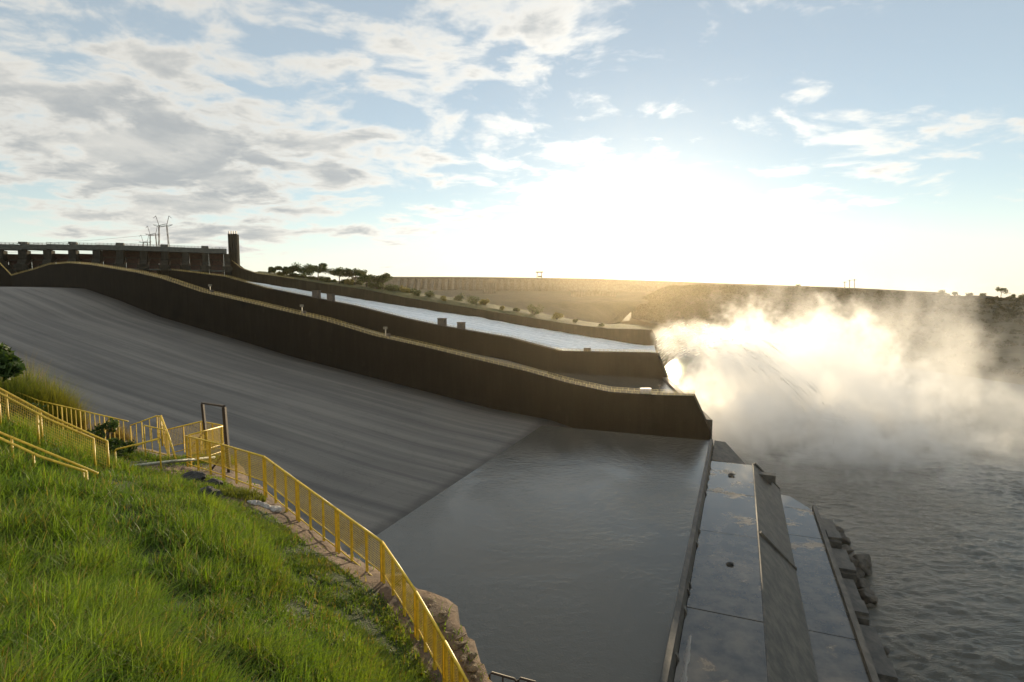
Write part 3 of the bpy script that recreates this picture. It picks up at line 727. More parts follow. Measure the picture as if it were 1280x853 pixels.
# ---- gate structure on the spillway crest
def gates():
    piers_px = [-31, 0, 30, 61, 92, 122, 151, 180, 206.5, 232, 257, 284]
    def ztop(x): return float(P(x, np.interp(x, [0, 90, 150, 210, 290], [306.0, 306, 307, 309, 312]), 445 + 75 * x / 290)[2])
    def at(x): return GATE(x)
    dn = np.array([gate_dir[1], -gate_dir[0]]);  dn = dn if dn[1] < 0 else -dn       # downstream, towards the camera
    g0 = at(150); t = thing('gate_dam', (*g0, 50), 'dark spillway gate dam with red gates along the left skyline', 'dam')
    al = np.array([*gate_dir, 0]); dd = np.array([*dn, 0])
    for i, x in enumerate(piers_px):
        c = np.array([*at(x), 0]); zt = ztop(x); hw = 2.6
        # pier silhouette in (downstream, z)
        pr = [(-10, 30), (-10, zt - 4.5), (3, zt - 4.5), (3.5, zt - 12), (9, zt - 16), (10, zt - 21), (5.5, zt - 25), (12, zt - 36), (14, 30)]
        k = len(pr); V = [c + al * e + dd * a + np.array([0, 0, z]) for e in (-hw, hw) for a, z in pr]
        MB().add(V, [tuple(range(k))[::-1], tuple(range(k, 2 * k))] + [(j, (j + 1) % k, (j + 1) % k + k, j + k) for j in range(k)]).build('pier', M['pier'], t)
        # winch house bump on the deck over every second pier
        if i % 2 == 0:
            mb = MB(); mb.box(c + dd * -3 + [0, 0, zt + 1.2], al * 2.8, dd * 3, (0, 0, 1.0)); mb.build('winch_house', M['deck'], t)
        # trunnion bracket
        mb = MB(); mb.box(c + dd * 8.2 + [0, 0, zt - 18], al * 4.2, dd * 1.4, (0, 0, 1.6)); mb.build('trunnion_beam', M['pier'], t)
        if i < len(piers_px) - 1:
            x2 = piers_px[i + 1]; e = np.array([*at(x2), 0]); mid_ = (c + e) / 2; half = (e - c) / 2; zt2 = (zt + ztop(x2)) / 2
            MB().box(mid_ + dd * -3 + [0, 0, zt2 - 2.2], half, dd * 6.5, (0, 0, 2.1)).build('deck', M['deck'], t)
            mb = MB()
            for hh in (0.4, 1.2): mb.bar(c + dd * 3.4 + [0, 0, zt2 + hh], e + dd * 3.4 + [0, 0, zt2 + hh], .25)
            for q in np.linspace(0, 1, 7)[:-1]: mb.bar(c + (e - c) * q + dd * 3.4 + [0, 0, zt2 - .1], c + (e - c) * q + dd * 3.4 + [0, 0, zt2 + 1.3], .2)
            mb.build('deck_parapet', M['dark_steel'], t)
            # curved gate skin with ribs and arms; the four at the left leave a slit of sky over them
            gz1 = zt2 - (7.2 if i < 5 else 4.4); gz0 = zt2 - 26; n = 9; V = []
            hl = half * (1 - 2.7 / np.linalg.norm(half))
            for kk in range(n):
                f = kk / (n - 1); z = gz0 + (gz1 - gz0) * f; off = -7 - 3.2 * math.sin(math.pi * f)
                for s_ in (-1, 1): V.append(mid_ + hl * s_ + dd * off + [0, 0, z])
                for s_ in (1, -1): V.append(mid_ + hl * s_ + dd * (off - .8) + [0, 0, z])
            F = []
            for kk in range(n - 1):
                for j in range(4): F.append((kk * 4 + j, kk * 4 + (j + 1) % 4, kk * 4 + 4 + (j + 1) % 4, kk * 4 + 4 + j))
            F.append((3, 2, 1, 0)); F.append([(n - 1) * 4 + j for j in range(4)])
            gt = mesh_obj('gate', V, F, M['gate_red'], t)
            for f in (.25, .5, .75):
                z = gz0 + (gz1 - gz0) * f; off = -7 - 3.2 * math.sin(math.pi * f)
                MB().box(mid_ + dd * (off + .5) + [0, 0, z], hl * .98, dd * .45, (0, 0, .45)).build('rib', M['gate_arm'], gt)
            for s_ in (-.72, .72):
                mb = MB()
                for f in (.2, .75): mb.bar(mid_ + hl * s_ + dd * -7 + [0, 0, gz0 + (gz1 - gz0) * f], mid_ + hl * (s_ * 1.25) + dd * 8.0 + [0, 0, zt2 - 18], .9)
                mb.build('gate_arm', M['gate_arm'], gt)
            MB().box(mid_ + dd * 7.0 + [0, 0, zt2 - 20.5], half, dd * 1.2, (0, 0, .5)).build('walkway', M['deck'], t)
    # sill under the gates down to the chute crest
    a = np.array([*at(-40), 0]); b = np.array([*at(300), 0])
    MB().box((a + b) / 2 + dd * -1 + [0, 0, 44], (b - a) / 2, dd * 9, (0, 0, 14)).build('sill', M['pier'], t)
    # lift tower closing the row
    c = P(295.5, 330, 530); z0 = 48; z1 = float(P(295, 294, 530)[2]); w = 4.2
    t2 = thing('lift_tower', (c[0], c[1], z0), 'tall slim ribbed concrete tower at the right end of the gate dam', 'tower')
    MB().abox(c[0] - w, c[0] + w, c[1] - 5, c[1] - 1.5, z0, z1).build('shaft', M['pier'], t2)
    for k in range(4):
        x = c[0] - w + .9 + k * (2 * w - 1.8) / 3
        MB().abox(x - .75, x + .75, c[1] - 6.0, c[1] - 4.99, z0, z1 + .4).build('rib', M['pier'], t2)
        MB().abox(x - .5, x + .5, c[1] - 5.4, c[1] - 4.4, z1 + .41, z1 + 2.8).build('finial', M['pale'], t2)
gates()

# pylons behind the gates
def pylon(px, py_top, d, label, hw=9.0, tilt=0.0):
    z1 = P(px, py_top, d)[2]; c = P(px, 330, d); z0 = 60.0; H = z1 - z0
    t = thing('pylon', (c[0], c[1], z0), label, 'pylon', 'pylons behind the gate dam')
    for s_ in (-1, 1):
        mb = MB(); a = np.array([c[0] + s_ * hw, c[1], z0]); b = np.array([c[0] + s_ * hw * .55, c[1], z1 - H * .16])
        for o in (-1.1, 1.1):
            mb.bar(a + [o * 1.4, 0, 0], b + [o * .4, 0, 0], .55)
        for k in range(9):
            f0, f1 = k / 9, (k + 1) / 9; sg = 1 if k % 2 else -1
            mb.bar(a + (b - a) * f0 + [sg * 1.3 * (1 - f0 * .6), 0, 0], a + (b - a) * f1 - [sg * 1.3 * (1 - f1 * .6), 0, 0], .35)
        mb.build('leg', M['pylon'], t)
        mb = MB(); e = b + [s_ * 1.0, 0, 0]; mb.bar(b, b + [s_ * 3.5, 0, H * .13], .5); mb.bar(b + [s_ * 3.5, 0, H * .13], b + [s_ * 6.5, 0, H * .10], .4); mb.bar(b, b + [s_ * 7.5, 0, .8], .55); mb.bar(b - [0, 0, 2.4], b + [s_ * 7.5, 0, .8], .4); mb.build('horn', M['pylon'], t)
    mb = MB()
    for o in (0, 2.2): mb.bar((c[0] - hw * .55, c[1], z1 - H * .16 - o), (c[0] + hw * .55, c[1], z1 - H * .14 - o), .6)
    for k in np.linspace(-.5, .4, 6): mb.bar((c[0] + hw * k, c[1], z1 - H * .16), (c[0] + hw * (k + .1), c[1], z1 - H * .16 - 2.2), .4)
    mb.build('crossarm', M['pylon'], t)
    mb = MB(); mb.bar((c[0] - hw * 1.5, c[1], z0 + H * .52), (c[0] + hw * 1.5, c[1], z0 + H * .54), .5); mb.bar((c[0] - hw * .7, c[1], z0 + H * .47), (c[0] + hw * .7, c[1], z0 + H * .47), .45); mb.bar((c[0] - hw * 1.5, c[1], z0 + H * .52), (c[0] - hw * .7, c[1], z0 + H * .47), .35); mb.bar((c[0] + hw * 1.5, c[1], z0 + H * .54), (c[0] + hw * .7, c[1], z0 + H * .47), .35); mb.build('lower_crossarm', M['pylon'], t)
    return np.array([c[0], c[1], z1 - H * .16])
p1 = pylon(206, 268, 720, 'tallest lattice pylon above the gate dam')
p2 = pylon(193, 281, 900, 'middle lattice pylon, left of the tallest one', 8)
p3 = pylon(183, 292, 1050, 'lowest lattice pylon, leftmost of the group', 7)
for i, (a, b) in enumerate([(p2, P(-120, 305, 900)), (p3, P(-140, 318, 1000))]):
    pts = [a + (b - a) * k - np.array([0, 0, 18 * 4 * k * (1 - k) * .4]) for k in np.linspace(0, 1, 14)]
    tag(MB().tube(pts, .16, 4).build('power_line', M['pylon']), ['upper', 'lower'][i] + ' thin power line running left from the pylons', 'cable', 'power lines')

# small things on the walls
def on_wall(line, top, px, off):
    s, _ = line.hit(px, 380); a = line.at(s) + line.nrm(s) * off; return np.array([*a, float(np.interp(s, *top))]), line.nrm(s)
for i, (px, w, h) in enumerate([(393, 6.0, 5.6), (411, 5.2, 5.2), (550, 5.4, 4.9), (574, 4.6, 4.4)]):
    c, n = on_wall(W2, TOP2, px, 2.3); ax = np.array([n[1], -n[0], 0]); ay = np.array([*n, 0])
    t = thing('concrete_hut', c, ['left hut of the upper pair', 'right hut of the upper pair', 'left hut of the lower pair', 'right hut of the lower pair'][i] + ' of concrete huts on the middle dividing wall', 'hut', 'huts on the middle wall')
    MB().box(c + [0, 0, h / 2 - 1.2], ax * w / 2, ay * 1.5, (0, 0, h / 2 + 1.0)).build('hut_body', M['block'], t)
    MB().box(c + [0, 0, h - 1.2 + 1.15], ax * (w / 2 + .25), ay * 1.8, (0, 0, .16)).build('roof', M['block'], t)
    MB().box(c - ay * 1.5 + [ax[0] * w * .12, ax[1] * w * .12, 1.0], ax * .55, ay * .06, (0, 0, 1.05)).build('door', M['dark_steel'], t)
for i, px in enumerate([254, 368.5, 473.5]):
    c, n = on_wall(W1, TOP1, px, 4.4)
    t = thing('lamp_post', c, ['highest', 'middle', 'lowest'][i] + ' of three short lamp posts on the nearest dividing wall', 'lamp post', 'lamp posts on the nearest wall')
    MB().bar(c - [0, 0, .1], c + [0, 0, 3.4], .35).build('pole', M['lamp'], t)
    ax = np.array([n[1], -n[0], 0]); MB().box(c + [0, 0, 3.9], ax * .8, np.array([*n, 0]) * .5, (0, 0, .55)).build('lamp_head', M['lamp'], t)
    MB().box(c + ax * 1.6 * (1 if ax[0] > 0 else -1) + [0, 0, .65], ax * .9, np.array([*n, 0]) * .5, (0, 0, .7)).build('switch_box', M['block'], t)
c, n = on_wall(W2, TOP2, 203, .6)
t = thing('service_box', c, 'pale service cabinet on the wall in front of the gate dam', 'cabinet')
for e in (-.9, .9):
    MB().abox(c[0] + e - .35, c[0] + e + .35, c[1] - .3, c[1] + .3, c[2] - .1, c[2] + 2.1).build('leg', M['pale'], t)
MB().abox(c[0] - 1.8, c[0] + 1.8, c[1] - .5, c[1] + .5, c[2] + 2.11, c[2] + 5.6).build('cabinet', M['pale'], t)
# small posts and a service box on the flat ends of the walls
for line, top, px, lab, h in ((W1, TOP1, 826, 'tall thin post at the end of the nearest dividing wall', 3.4),):
    c, n = on_wall(line, top, px, 1.0)
    mb = MB(); mb.bar(c - [0, 0, .1], c + [0, 0, h], .28); mb.bar(c + [-.5, 0, h], c + [.5, 0, h], .3)
    tag(mb.build('post', M['brown_steel']), lab, 'post')
for line, top, px, w, lab in ((W1, TOP1, 808, 1.9, 'pale service box on the flat end of the nearest dividing wall'), (W2, TOP2, 733, 2.0, 'small box on the flat end of the middle dividing wall')):
    c, n = on_wall(line, top, px, 2.4)
    mb = MB(); mb.abox(c[0] - w, c[0] + w, c[1] - .8, c[1] + .8, c[2] - .05, c[2] + 1.7); mb.abox(c[0] - w * 1.05, c[0] + w * 1.05, c[1] - .9, c[1] + .9, c[2] + 1.72, c[2] + 1.9)
    tag(mb.build('service_box', M['pale'] if line is W1 else M['block']), lab, 'box')

# ---- foliage
def leaves(c, rad, n, size, flat=1.0, seed=0, shell=.35, hole=0.0):
    """leaf quads through several clumps; c: list of centres, rad: list of radii"""
    r_ = np.random.default_rng(seed); V = []; 
    c = np.asarray(c, float); k = r_.integers(0, len(c), n)
    d = r_.normal(size=(n, 3)); d /= np.linalg.norm(d, axis=1)[:, None]
    rr = r_.random(n) ** shell
    pos = c[k] + d * rr[:, None] * np.asarray(rad)[k][:, None] * np.array([1, 1, flat])
    a = r_.normal(size=(n, 3)); a /= np.linalg.norm(a, axis=1)[:, None]
    b = np.cross(a, r_.normal(size=(n, 3))); b /= np.linalg.norm(b, axis=1)[:, None]
    s = size * r_.uniform(.6, 1.3, n)[:, None]
    q = np.stack([pos - a * s, pos - b * s * .45, pos + a * s, pos + b * s * .45], 1).reshape(-1, 3)
    return q, np.arange(4 * n).reshape(-1, 4)
def tree(name, base, h, spread, label, seed, m='leaf', umbrella=True, group=None, n=900, leaf=.55, cat='tree'):
    r_ = random.Random(seed); t = thing(name, base, label, cat, group); base = np.array(base, float)
    mb = MB(); lean = np.array([r_.uniform(-.1, .1) * h, 0, 0]); fork = base + lean * .5 + [0, 0, h * r_.uniform(.35, .5)]
    mb.tube([base - [0, 0, .6], base + lean * .2 + [0, 0, h * .2], fork], h * .03, 6, h * .02); cs = []; rs = []
    nb = r_.randint(5, 7)
    for i in range(nb):
        an = 2 * math.pi * (i + r_.random() * .6) / nb; rr = spread * r_.uniform(.35, .8)
        e = fork + np.array([math.cos(an) * rr, math.sin(an) * rr, h * r_.uniform(.12, .5) if umbrella else h * r_.uniform(-.05, .45)])
        mb.tube([fork, (fork + e) / 2 + [0, 0, h * .06], e], h * .012, 5, h * .004)
        for j in range(4):
            cs.append(e + np.array([r_.uniform(-.35, .35) * spread, r_.uniform(-.35, .35) * spread, r_.uniform(-.12, .06) * h])); rs.append(spread * r_.uniform(.24, .46))
    mb.build('trunk', M['bark'], t, True)
    q, F = leaves(cs, rs, n, leaf, .7 if umbrella else .9, seed)
    mesh_obj('crown', q, F, M[m], t)
    return t
def shrub(name, base, r, label, seed, m='leaf', h=1.0, n=500, leaf=.4, group=None, cat='shrub'):
    r_ = random.Random(seed); t = thing(name, base, label, cat, group); base = np.array(base, float); cs = []; rs = []; mb = MB()
    for i in range(7):
        an = r_.random() * 6.28; rr = r * r_.uniform(.1, .7); e = base + np.array([math.cos(an) * rr, math.sin(an) * rr, r * h * r_.uniform(.4, 1.1)])
        mb.tube([base - [0, 0, .05 * r], (base + e) / 2 + [0, 0, .1 * r], e], .05 * r, 4, .02 * r); cs.append(e); rs.append(r * r_.uniform(.3, .55))
    mb.build('stem', M['bark'], t, True)
    q, F = leaves(cs, rs, n, leaf, .9, seed); mesh_obj('foliage', q, F, M[m], t)
    return t
def bank_pt(px, py, off=25):
    s, z = W3.hit(px, py); 
    a = W3.at(s); b = a + W3.nrm(s) * off; k = np.linalg.norm(b) / np.linalg.norm(a); b = a * k   # same column, further out
    hh = np.interp(s, [0, 60, 130, 220, 300, 380], [0.2, 2.0, 4.5, 5.0, 3.0, 1.0])
    return np.array([*b, float(np.interp(s, *TOP3)) + hh * .55])
spots = [(343, 335, 8, 6, 'small lone tree at the left end of the bank'), (362, 336, 12, 8, 'rounded tree beside the small lone tree'), (379, 330, 17, 13, 'broad dark umbrella tree, largest on the bank'),
         (397, 331, 16, 11, 'umbrella tree right of the largest one'), (424, 333, 15, 11, 'flat-topped tree with open gap of sky on both sides'), (444, 338, 12, 9, 'umbrella tree in the middle of the right group'),
         (458, 338, 13, 10, 'spreading tree second from the right end of the tree row'), (478, 344, 10, 9, 'lowest tree at the right end of the tree row')]
for i, (px, pt, h, sp, lab) in enumerate(spots):
    b = bank_pt(px, 352, 24 + 5 * (i % 3)); d = np.linalg.norm(b[:2] - EYE[:2]); zt_ = P(px, pt, 1)[2] - 50; zt_ = 50 + zt_ / np.linalg.norm(P(px, pt, 1)[:2]) * d
    hh = max(9, zt_ - b[2] + 2.5); b = b - [0, 0, 1.5]; tree('umbrella_tree', b, hh, sp * 1.0, lab + ' beyond the running water', 20 + i, 'leaf', True, 'trees on the bank', 2600, .75)
shr = [(352, 24, 3.5), (372, 30, 4), (408, 26, 4), (436, 28, 4.5), (470, 22, 5), (492, 30, 6), (505, 40, 6), (520, 24, 4), (538, 30, 5), (556, 22, 3.5), (572, 45, 6), (590, 34, 6.5), (606, 40, 5), (645, 30, 3.2), (667, 30, 6.5), (696, 26, 4.5), (720, 22, 2.5), (752, 18, 2.0), (628, 20, 2.6)]
for i, (px, off, r) in enumerate(shr):
    b = bank_pt(px, 372, off)
    ordw = ['1st', '2nd', '3rd'][i] if i < 3 else f'{i+1}th'
    lab = {14: 'large round dark bush standing alone on the bank', 15: 'round bush just right of the large lone bush'}.get(i, f'{ordw} green bush from the left along the grassy bank')
    shrub('bush', b - [0, 0, .6], r * 1.35, lab, 60 + i, 'leaf' if i % 3 else 'leaf_gold', .8, 900, .6, 'bushes along the bank')
for i, (px, off, rr) in enumerate([(366, 40, 6), (380, 44, 7), (392, 38, 6), (402, 46, 7), (416, 42, 6), (430, 40, 7), (448, 44, 7), (462, 42, 7), (476, 46, 8), (486, 40, 7), (497, 48, 8), (512, 52, 8)]):
    shrub('bush', bank_pt(px, 360, off) - [0, 0, 1.0], rr, f'{ORD[i]} dark understorey bush from the left under the umbrella trees', 400 + i, 'leaf', .7, 900, .7, 'understorey of the tree row')
# skyline vegetation on the far bank, right
for i, (px, r, tr) in enumerate([(1000, 6, 0), (1178, 7, 0), (1195, 5, 0), (1214, 5, 0), (1232, 6, 0), (1253, 11, 1), (1268, 6, 0), (1278, 7, 0)]):
    X = [c[0] for c in crest]; 
    k = np.interp(px, [790, 835, 880, 960, 1060, 1170, 1280, 1480], range(8)); i0 = int(k); f = k - i0
    b = crest[i0] * (1 - f) + crest[min(i0 + 1, 7)] * f
    lab = ['lone low bush on the ridge line above the mist', 'leftmost dark bush of the group on the right ridge', 'second bush of the group on the right ridge', 'third bush of the group on the right ridge', 'bush just left of the ridge tree', 'single tree standing above the right ridge', 'bush just right of the ridge tree', 'bush at the right edge on the ridge'][i]
    if tr: tree('ridge_tree', b, 15, 9, lab, 140, 'leaf', True, None, 600, .9)
    else: shrub('ridge_bush', b - [0, 0, 1.5], r, lab, 150 + i, 'leaf', .8, 300, 1.0, 'bushes on the ridge')
for i, (px, y) in enumerate([(1056, 352), (1062, 350), (1068, 349)]):
    b = P(px, 361.5, 1080); tp = P(px, y, 1080); mb = MB(); mb.bar(b - [0, 0, 3], tp, .9); mb.bar(tp + [-3.5, 0, -2], tp + [3.5, 0, -1.5], .8)
    tag(mb.build('utility_mast', M['pylon']), ['left', 'middle', 'right'][i] + ' of three thin masts on the ridge above the mist', 'mast', 'masts on the ridge')

# ---- the jet leaving the third chute: torn ropes of white water on their arcs
def jet():
    r_ = np.random.default_rng(11); n = 1500
    a2 = W2.at(-2) + W2.nrm(-2) * 4.8; a3 = W3.at(-2) - W3.nrm(-2) * .5; d = nz(VA * .75 + nz(W2.at(-4) - W2.at(20)) * .6)
    f = r_.random(n) ** 1.3; g = r_.random(n) ** .9; sp = r_.normal(0, 1, n); lift = r_.normal(0, 1, n)
    Lm = 78 * (1 + .12 * np.sin(f * 19 + 1) + .10 * sp * .6)
    def path(g_):
        L = Lm * g_; pk = 30 * (1 + .15 * np.sin(f * 13)); top = 21 + 2.5 * np.sin(f * 23) + 1.2 * lift * g_
        top = top + 2.6 * np.sin(f * 61 + 4 * g_); z = np.where(L < pk, top - 13 * ((L - pk) / pk) ** 2, top - (L - pk) ** 2 * .0135) + lift * (0.4 + 3.2 * g_)
        o = a2[None] + (a3 - a2)[None] * f[:, None]; q = o + d[None] * L[:, None] + np.array([-d[1], d[0]])[None] * (sp * 2.6 * g_)[:, None]
        return np.concatenate([q, np.maximum(z, RIVER_Z)[:, None]], 1)
    ln = r_.uniform(.006, .03, n) * (1 + .6 * g); p0 = path(np.clip(g - ln, 0, 1)); p1 = path(g); p2 = path(np.clip(g + ln, 0, 1))
    k = np.array([mnoise.noise(Vector((a * .10, b * .10, c * .13))) for a, b, c in p1]) + r_.normal(0, .18, n) > -.12
    p0, p1, p2, gg = p0[k], p1[k], p2[k], g[k]; n = len(p1); w = (r_.uniform(.12, .55, n) * (1 + 1.2 * gg))[:, None]
    ax = nz(np.array([d[1], -d[0], 0])); up = np.array([0, 0, 1.0]); t1 = r_.normal(size=(n, 1)) * .6
    e1 = ax[None] * np.cos(t1) + up[None] * np.sin(t1); e2 = np.cross(e1, np.array([*d, 0])[None])
    V = np.stack([p0, p1 + e1 * w, p1 + e2 * w * .6, p1 - e1 * w, p1 - e2 * w * .6, p2], 1).reshape(-1, 3); b = (np.arange(n) * 6)[:, None]
    F = np.concatenate([b + np.array(t_)[None] for t_ in ((0, 2, 1), (0, 3, 2), (0, 4, 3), (0, 1, 4), (5, 1, 2), (5, 2, 3), (5, 3, 4), (5, 4, 1))])
    tag(mesh_obj('water_jet', V, F, M['jet'], smooth=True), 'white arc of water shooting off the end of the far chute', 'water', kind='stuff')
jet()

# ---- spray: one cloud over the river, its density a voxel grid
def spray():
    lo = np.array([40.0, 150, RIVER_Z - .5]); hi = np.array([380.0, 500, 70]); c = (lo + hi) / 2; c[2] = lo[2]
    m = bpy.data.materials.new('spray_mist'); m.use_nodes = True; t = NT(m.node_tree); t.n.clear()
    v = t.node('ShaderNodeVolumePrincipled', inp={'Color': (1, 1, 1, 1), 'Density': 1.0, 'Anisotropy': 0.45})
    t.l.new(v.outputs[0], t.node('ShaderNodeOutputMaterial').inputs['Volume'])
    mb = MB(); mb.abox(lo[0], hi[0], lo[1], hi[1], lo[2], hi[2]); ob = mb.build('spray_mist', m, loc=tuple(c))
    g = bpy.data.node_groups.new('spray_field', 'GeometryNodeTree'); g.interface.new_socket('Geometry', in_out='INPUT', socket_type='NodeSocketGeometry'); g.interface.new_socket('Geometry', in_out='OUTPUT', socket_type='NodeSocketGeometry')
    t = NT(g); p0 = t.node('GeometryNodeInputPosition').outputs[0]; p = t.vm('ADD', p0, tuple(c))
    wv = t.vm('SCALE', t.vm('SUBTRACT', t.noise(p, 0.035, 3, 0.5, out=1), (.5, .5, .5)), 26.0); pw = t.vm('ADD', p, wv)
    bill = t.noise(pw, 0.07, 7, 0.66); col = t.noise(t.vm('MULTIPLY', pw, (1, 1, .28)), 0.04, 5, .58)
    def field(blobs):
        f = None
        for (x, y, d, rx, ry, rz) in blobs:
            o = P(x, y, d); e = t.vm('DIVIDE', t.vm('SUBTRACT', pw, tuple(o)), (rx, ry, rz))
            s_ = t.m('SUBTRACT', 1.0, t.vm('LENGTH', e, out=1)); f = s_ if f is None else t.m('SMOOTH_MAX', f, s_, 0.15)
        return f
    a2 = W2.at(-4) + W2.nrm(-4) * 4.6; a3 = W3.at(-3); jb = []
    for f in (.06, .35, .65, .95):             # the falling sheet, following the arc of the jet
        o2 = a2 + (a3 - a2) * f
        for L in (5, 18, 34, 50, 66, 80):
            z = 22 - 6 * ((L - 30) / 30) ** 2 if L < 30 else 22 - (L - 30) ** 2 * .0125; q = o2 + nz(VA * .75 + nz(W2.at(-4) - W2.at(20)) * .6) * L; jb.append((q[0], q[1], z, 11, 24, 7 + L * .09))
    def field_w(bl):
        f = None
        for (x, y, z, rx, ry, rz) in bl:
            e = t.vm('DIVIDE', t.vm('SUBTRACT', pj, (x, y, z)), (rx, ry, rz)); s_ = t.m('SUBTRACT', 1.0, t.vm('LENGTH', e, out=1)); f = s_ if f is None else t.m('MAXIMUM', f, s_)
        return f
    pj = t.vm('ADD', p, t.vm('SCALE', t.vm('SUBTRACT', t.noise(p, 0.10, 4, 0.55, out=1), (.5, .5, .5)), 14.0))
    sheet = field_w(jb)
    dense = field([(905, 520, 300, 26, 44, 34), (942, 480, 300, 26, 50, 40), (995, 488, 300, 34, 50, 38), (1048, 488, 300, 30, 50, 42), (1080, 530, 285, 34, 50, 32),
                   (950, 560, 245, 40, 44, 26), (1050, 575, 235, 50, 44, 22), (1140, 575, 250, 40, 44, 20)])
    thin = field([(1172, 465, 310, 24, 34, 60), (1130, 530, 265, 60, 70, 40), (1215, 570, 225, 56, 60, 22), (1050, 440, 350, 80, 60, 40), (1250, 530, 290, 56, 70, 34), (970, 600, 205, 55, 40, 16), (1100, 605, 200, 60, 40, 15), (1225, 612, 195, 56, 40, 14)])
    fin2 = t.m('MULTIPLY', t.m('SUBTRACT', t.noise(t.vm('MULTIPLY', pj, (1, 1, .6)), 0.13, 6, 0.68), 0.5), 1.5)
    nb = t.m('ADD', t.m('MULTIPLY', t.m('SUBTRACT', bill, 0.5), 2.8), fin2); nc = t.m('MULTIPLY', t.m('SUBTRACT', col, 0.5), 3.4)
    fine = t.m('MULTIPLY', t.m('SUBTRACT', t.noise(pj, 0.16, 6, 0.66), 0.5), 1.6)
    S = t.smooth(t.m('ADD', sheet, fine), 0.15, 0.45)
    D = t.smooth(t.m('ADD', dense, nb), 0.14, 0.30); T = t.smooth(t.m('ADD', t.m('ADD', thin, nc), t.m('MULTIPLY', nb, .6)), 0.05, 0.7)
    dens = t.m('ADD', t.m('ADD', t.m('MULTIPLY', D, 0.037), t.m('MULTIPLY', S, 0.012)), t.m('MULTIPLY', T, 0.008))
    vc = t.node('GeometryNodeVolumeCube'); t.put(vc.inputs['Density'], dens); vc.inputs['Min'].default_value = tuple(lo - c); vc.inputs['Max'].default_value = tuple(hi - c)
    for k, n_ in zip(('Resolution X', 'Resolution Y', 'Resolution Z'), (hi - lo) / 1.4): vc.inputs[k].default_value = int(n_)
    sm = t.node('GeometryNodeSetMaterial', inp={'Material': m}); t.l.new(vc.outputs[0], sm.inputs[0])
    t.l.new(sm.outputs[0], t.node('NodeGroupOutput').inputs[0]); t.node('NodeGroupInput')
    md = ob.modifiers.new('spray_field', 'NODES'); md.node_group = g
    tag(ob, 'billowing sunlit cloud of spray rising over the river', 'mist', kind='stuff')
spray()

# ================================================================== FOREGROUND SLOPE
CT = [(P(0, 853, 4.9)), P(250, 750, 8.4), P(0, 650, 9.4), P(200, 650, 10.8), P(450, 800, 8.9), P(100, 760, 7.4), P(380, 853, 6.9), P(330, 700, 10.6), P(300, 650, 12.6), P(60, 600, 11.8),
      np.array([0, 0, 48.2]), np.array([-3, 0, 48.4]), np.array([-8, 1, 48.8]), np.array([-16, 3, 49.0]), np.array([3.2, 1, 46.0]), np.array([-20, 12, 47.6]), np.array([-24, 20, 47.0])]
RAIL = [(232, 545, 19.0), (278, 556, 17.2), (330, 571, 15.4), (371, 601, 14.3), (421, 637, 13.3), (478, 678, 12.1), (520, 740, 10.7), (556, 802, 9.7), (586, 856, 8.95), (612, 905, 8.3)]
RAILP = [P(*q) for q in RAIL]; RH = 1.12
for q in RAILP: CT.append(q - np.array([0, 0, RH - .02]))
BACKR = [P(0, 487, 14.6), P(67, 525, 14.2), P(135, 552, 14.2)]
CT += [BACKR[0] - [0, 0, 1.0], BACKR[1] - [0, 0, .95], BACKR[2] - [0, 0, .85]]
CT += [P(165, 590, 16.2), P(262, 590, 19.0), P(278, 570, 21.6), P(205, 574, 21.3), P(120, 558, 20.5), P(30, 535, 20.5)]
BK = [(496, 708, 12.3), (520, 728, 12.1), (545, 742, 11.9), (560, 765, 11.4), (575, 788, 10.9), (590, 806, 10.6), (602, 828, 10.2), (613, 848, 9.9), (622, 868, 9.6)]
CT += [P(*q) - np.array([0, 0, .12]) for q in BK]
CT = np.array(CT)
def tps(C_):
    n = len(C_); d = np.linalg.norm(C_[:, None, :2] - C_[None, :, :2], axis=2); K = np.where(d > 0, d * d * np.log(d + 1e-9), 0) + np.eye(n) * 1.5
    Pm = np.hstack([np.ones((n, 1)), C_[:, :2]]); A = np.block([[K, Pm], [Pm.T, np.zeros((3, 3))]])
    w = np.linalg.solve(A, np.concatenate([C_[:, 2], np.zeros(3)]))
    def f(x, y):
        x = np.atleast_1d(x).astype(float); y = np.atleast_1d(y).astype(float); d = np.sqrt((x[:, None] - C_[None, :, 0]) ** 2 + (y[:, None] - C_[None, :, 1]) ** 2)
        return np.where(d > 0, d * d * np.log(d + 1e-9), 0) @ w[:n] + w[n] + w[n + 1] * x + w[n + 2] * y
    return f
TPS = tps(CT)
# brink of the slope, in plan
BR = [P(-400, 500, 22.6), P(0, 500, 22.5), P(120, 520, 22.6), P(200, 520, 22.4), P(292, 540, 22.0), P(305, 556, 18.2), P(345, 575, 15.7), P(385, 605, 14.5), P(432, 640, 13.5), P(500, 700, 12.5), P(556, 738, 12.0), P(590, 790, 10.9), P(622, 850, 9.9), P(660, 930, 8.6)]
BR = np.array([b[:2] for b in BR] + [(2.6, 5.0), (4.2, 2.0), (5.5, -4.0)])
def edge_dist(x, y):
    """signed distance beyond the brink (positive outside)"""
    q = np.stack([x, y], 1); best = np.full(len(q), 1e9); sign = np.ones(len(q))
    for a, b in zip(BR[:-1], BR[1:]):
        d = b - a; t = np.clip(((q - a) @ d) / (d @ d), 0, 1); c = a + t[:, None] * d; r = q - c; l = np.linalg.norm(r, axis=1)
        s = np.sign(-(d[0] * r[:, 1] - d[1] * r[:, 0])); k = l < best; best = np.where(k, l, best); sign = np.where(k, -s, sign)
    return best * sign
def zground(x, y):
    x = np.atleast_1d(np.asarray(x, float)); y = np.atleast_1d(np.asarray(y, float))
    return TPS(x, y)
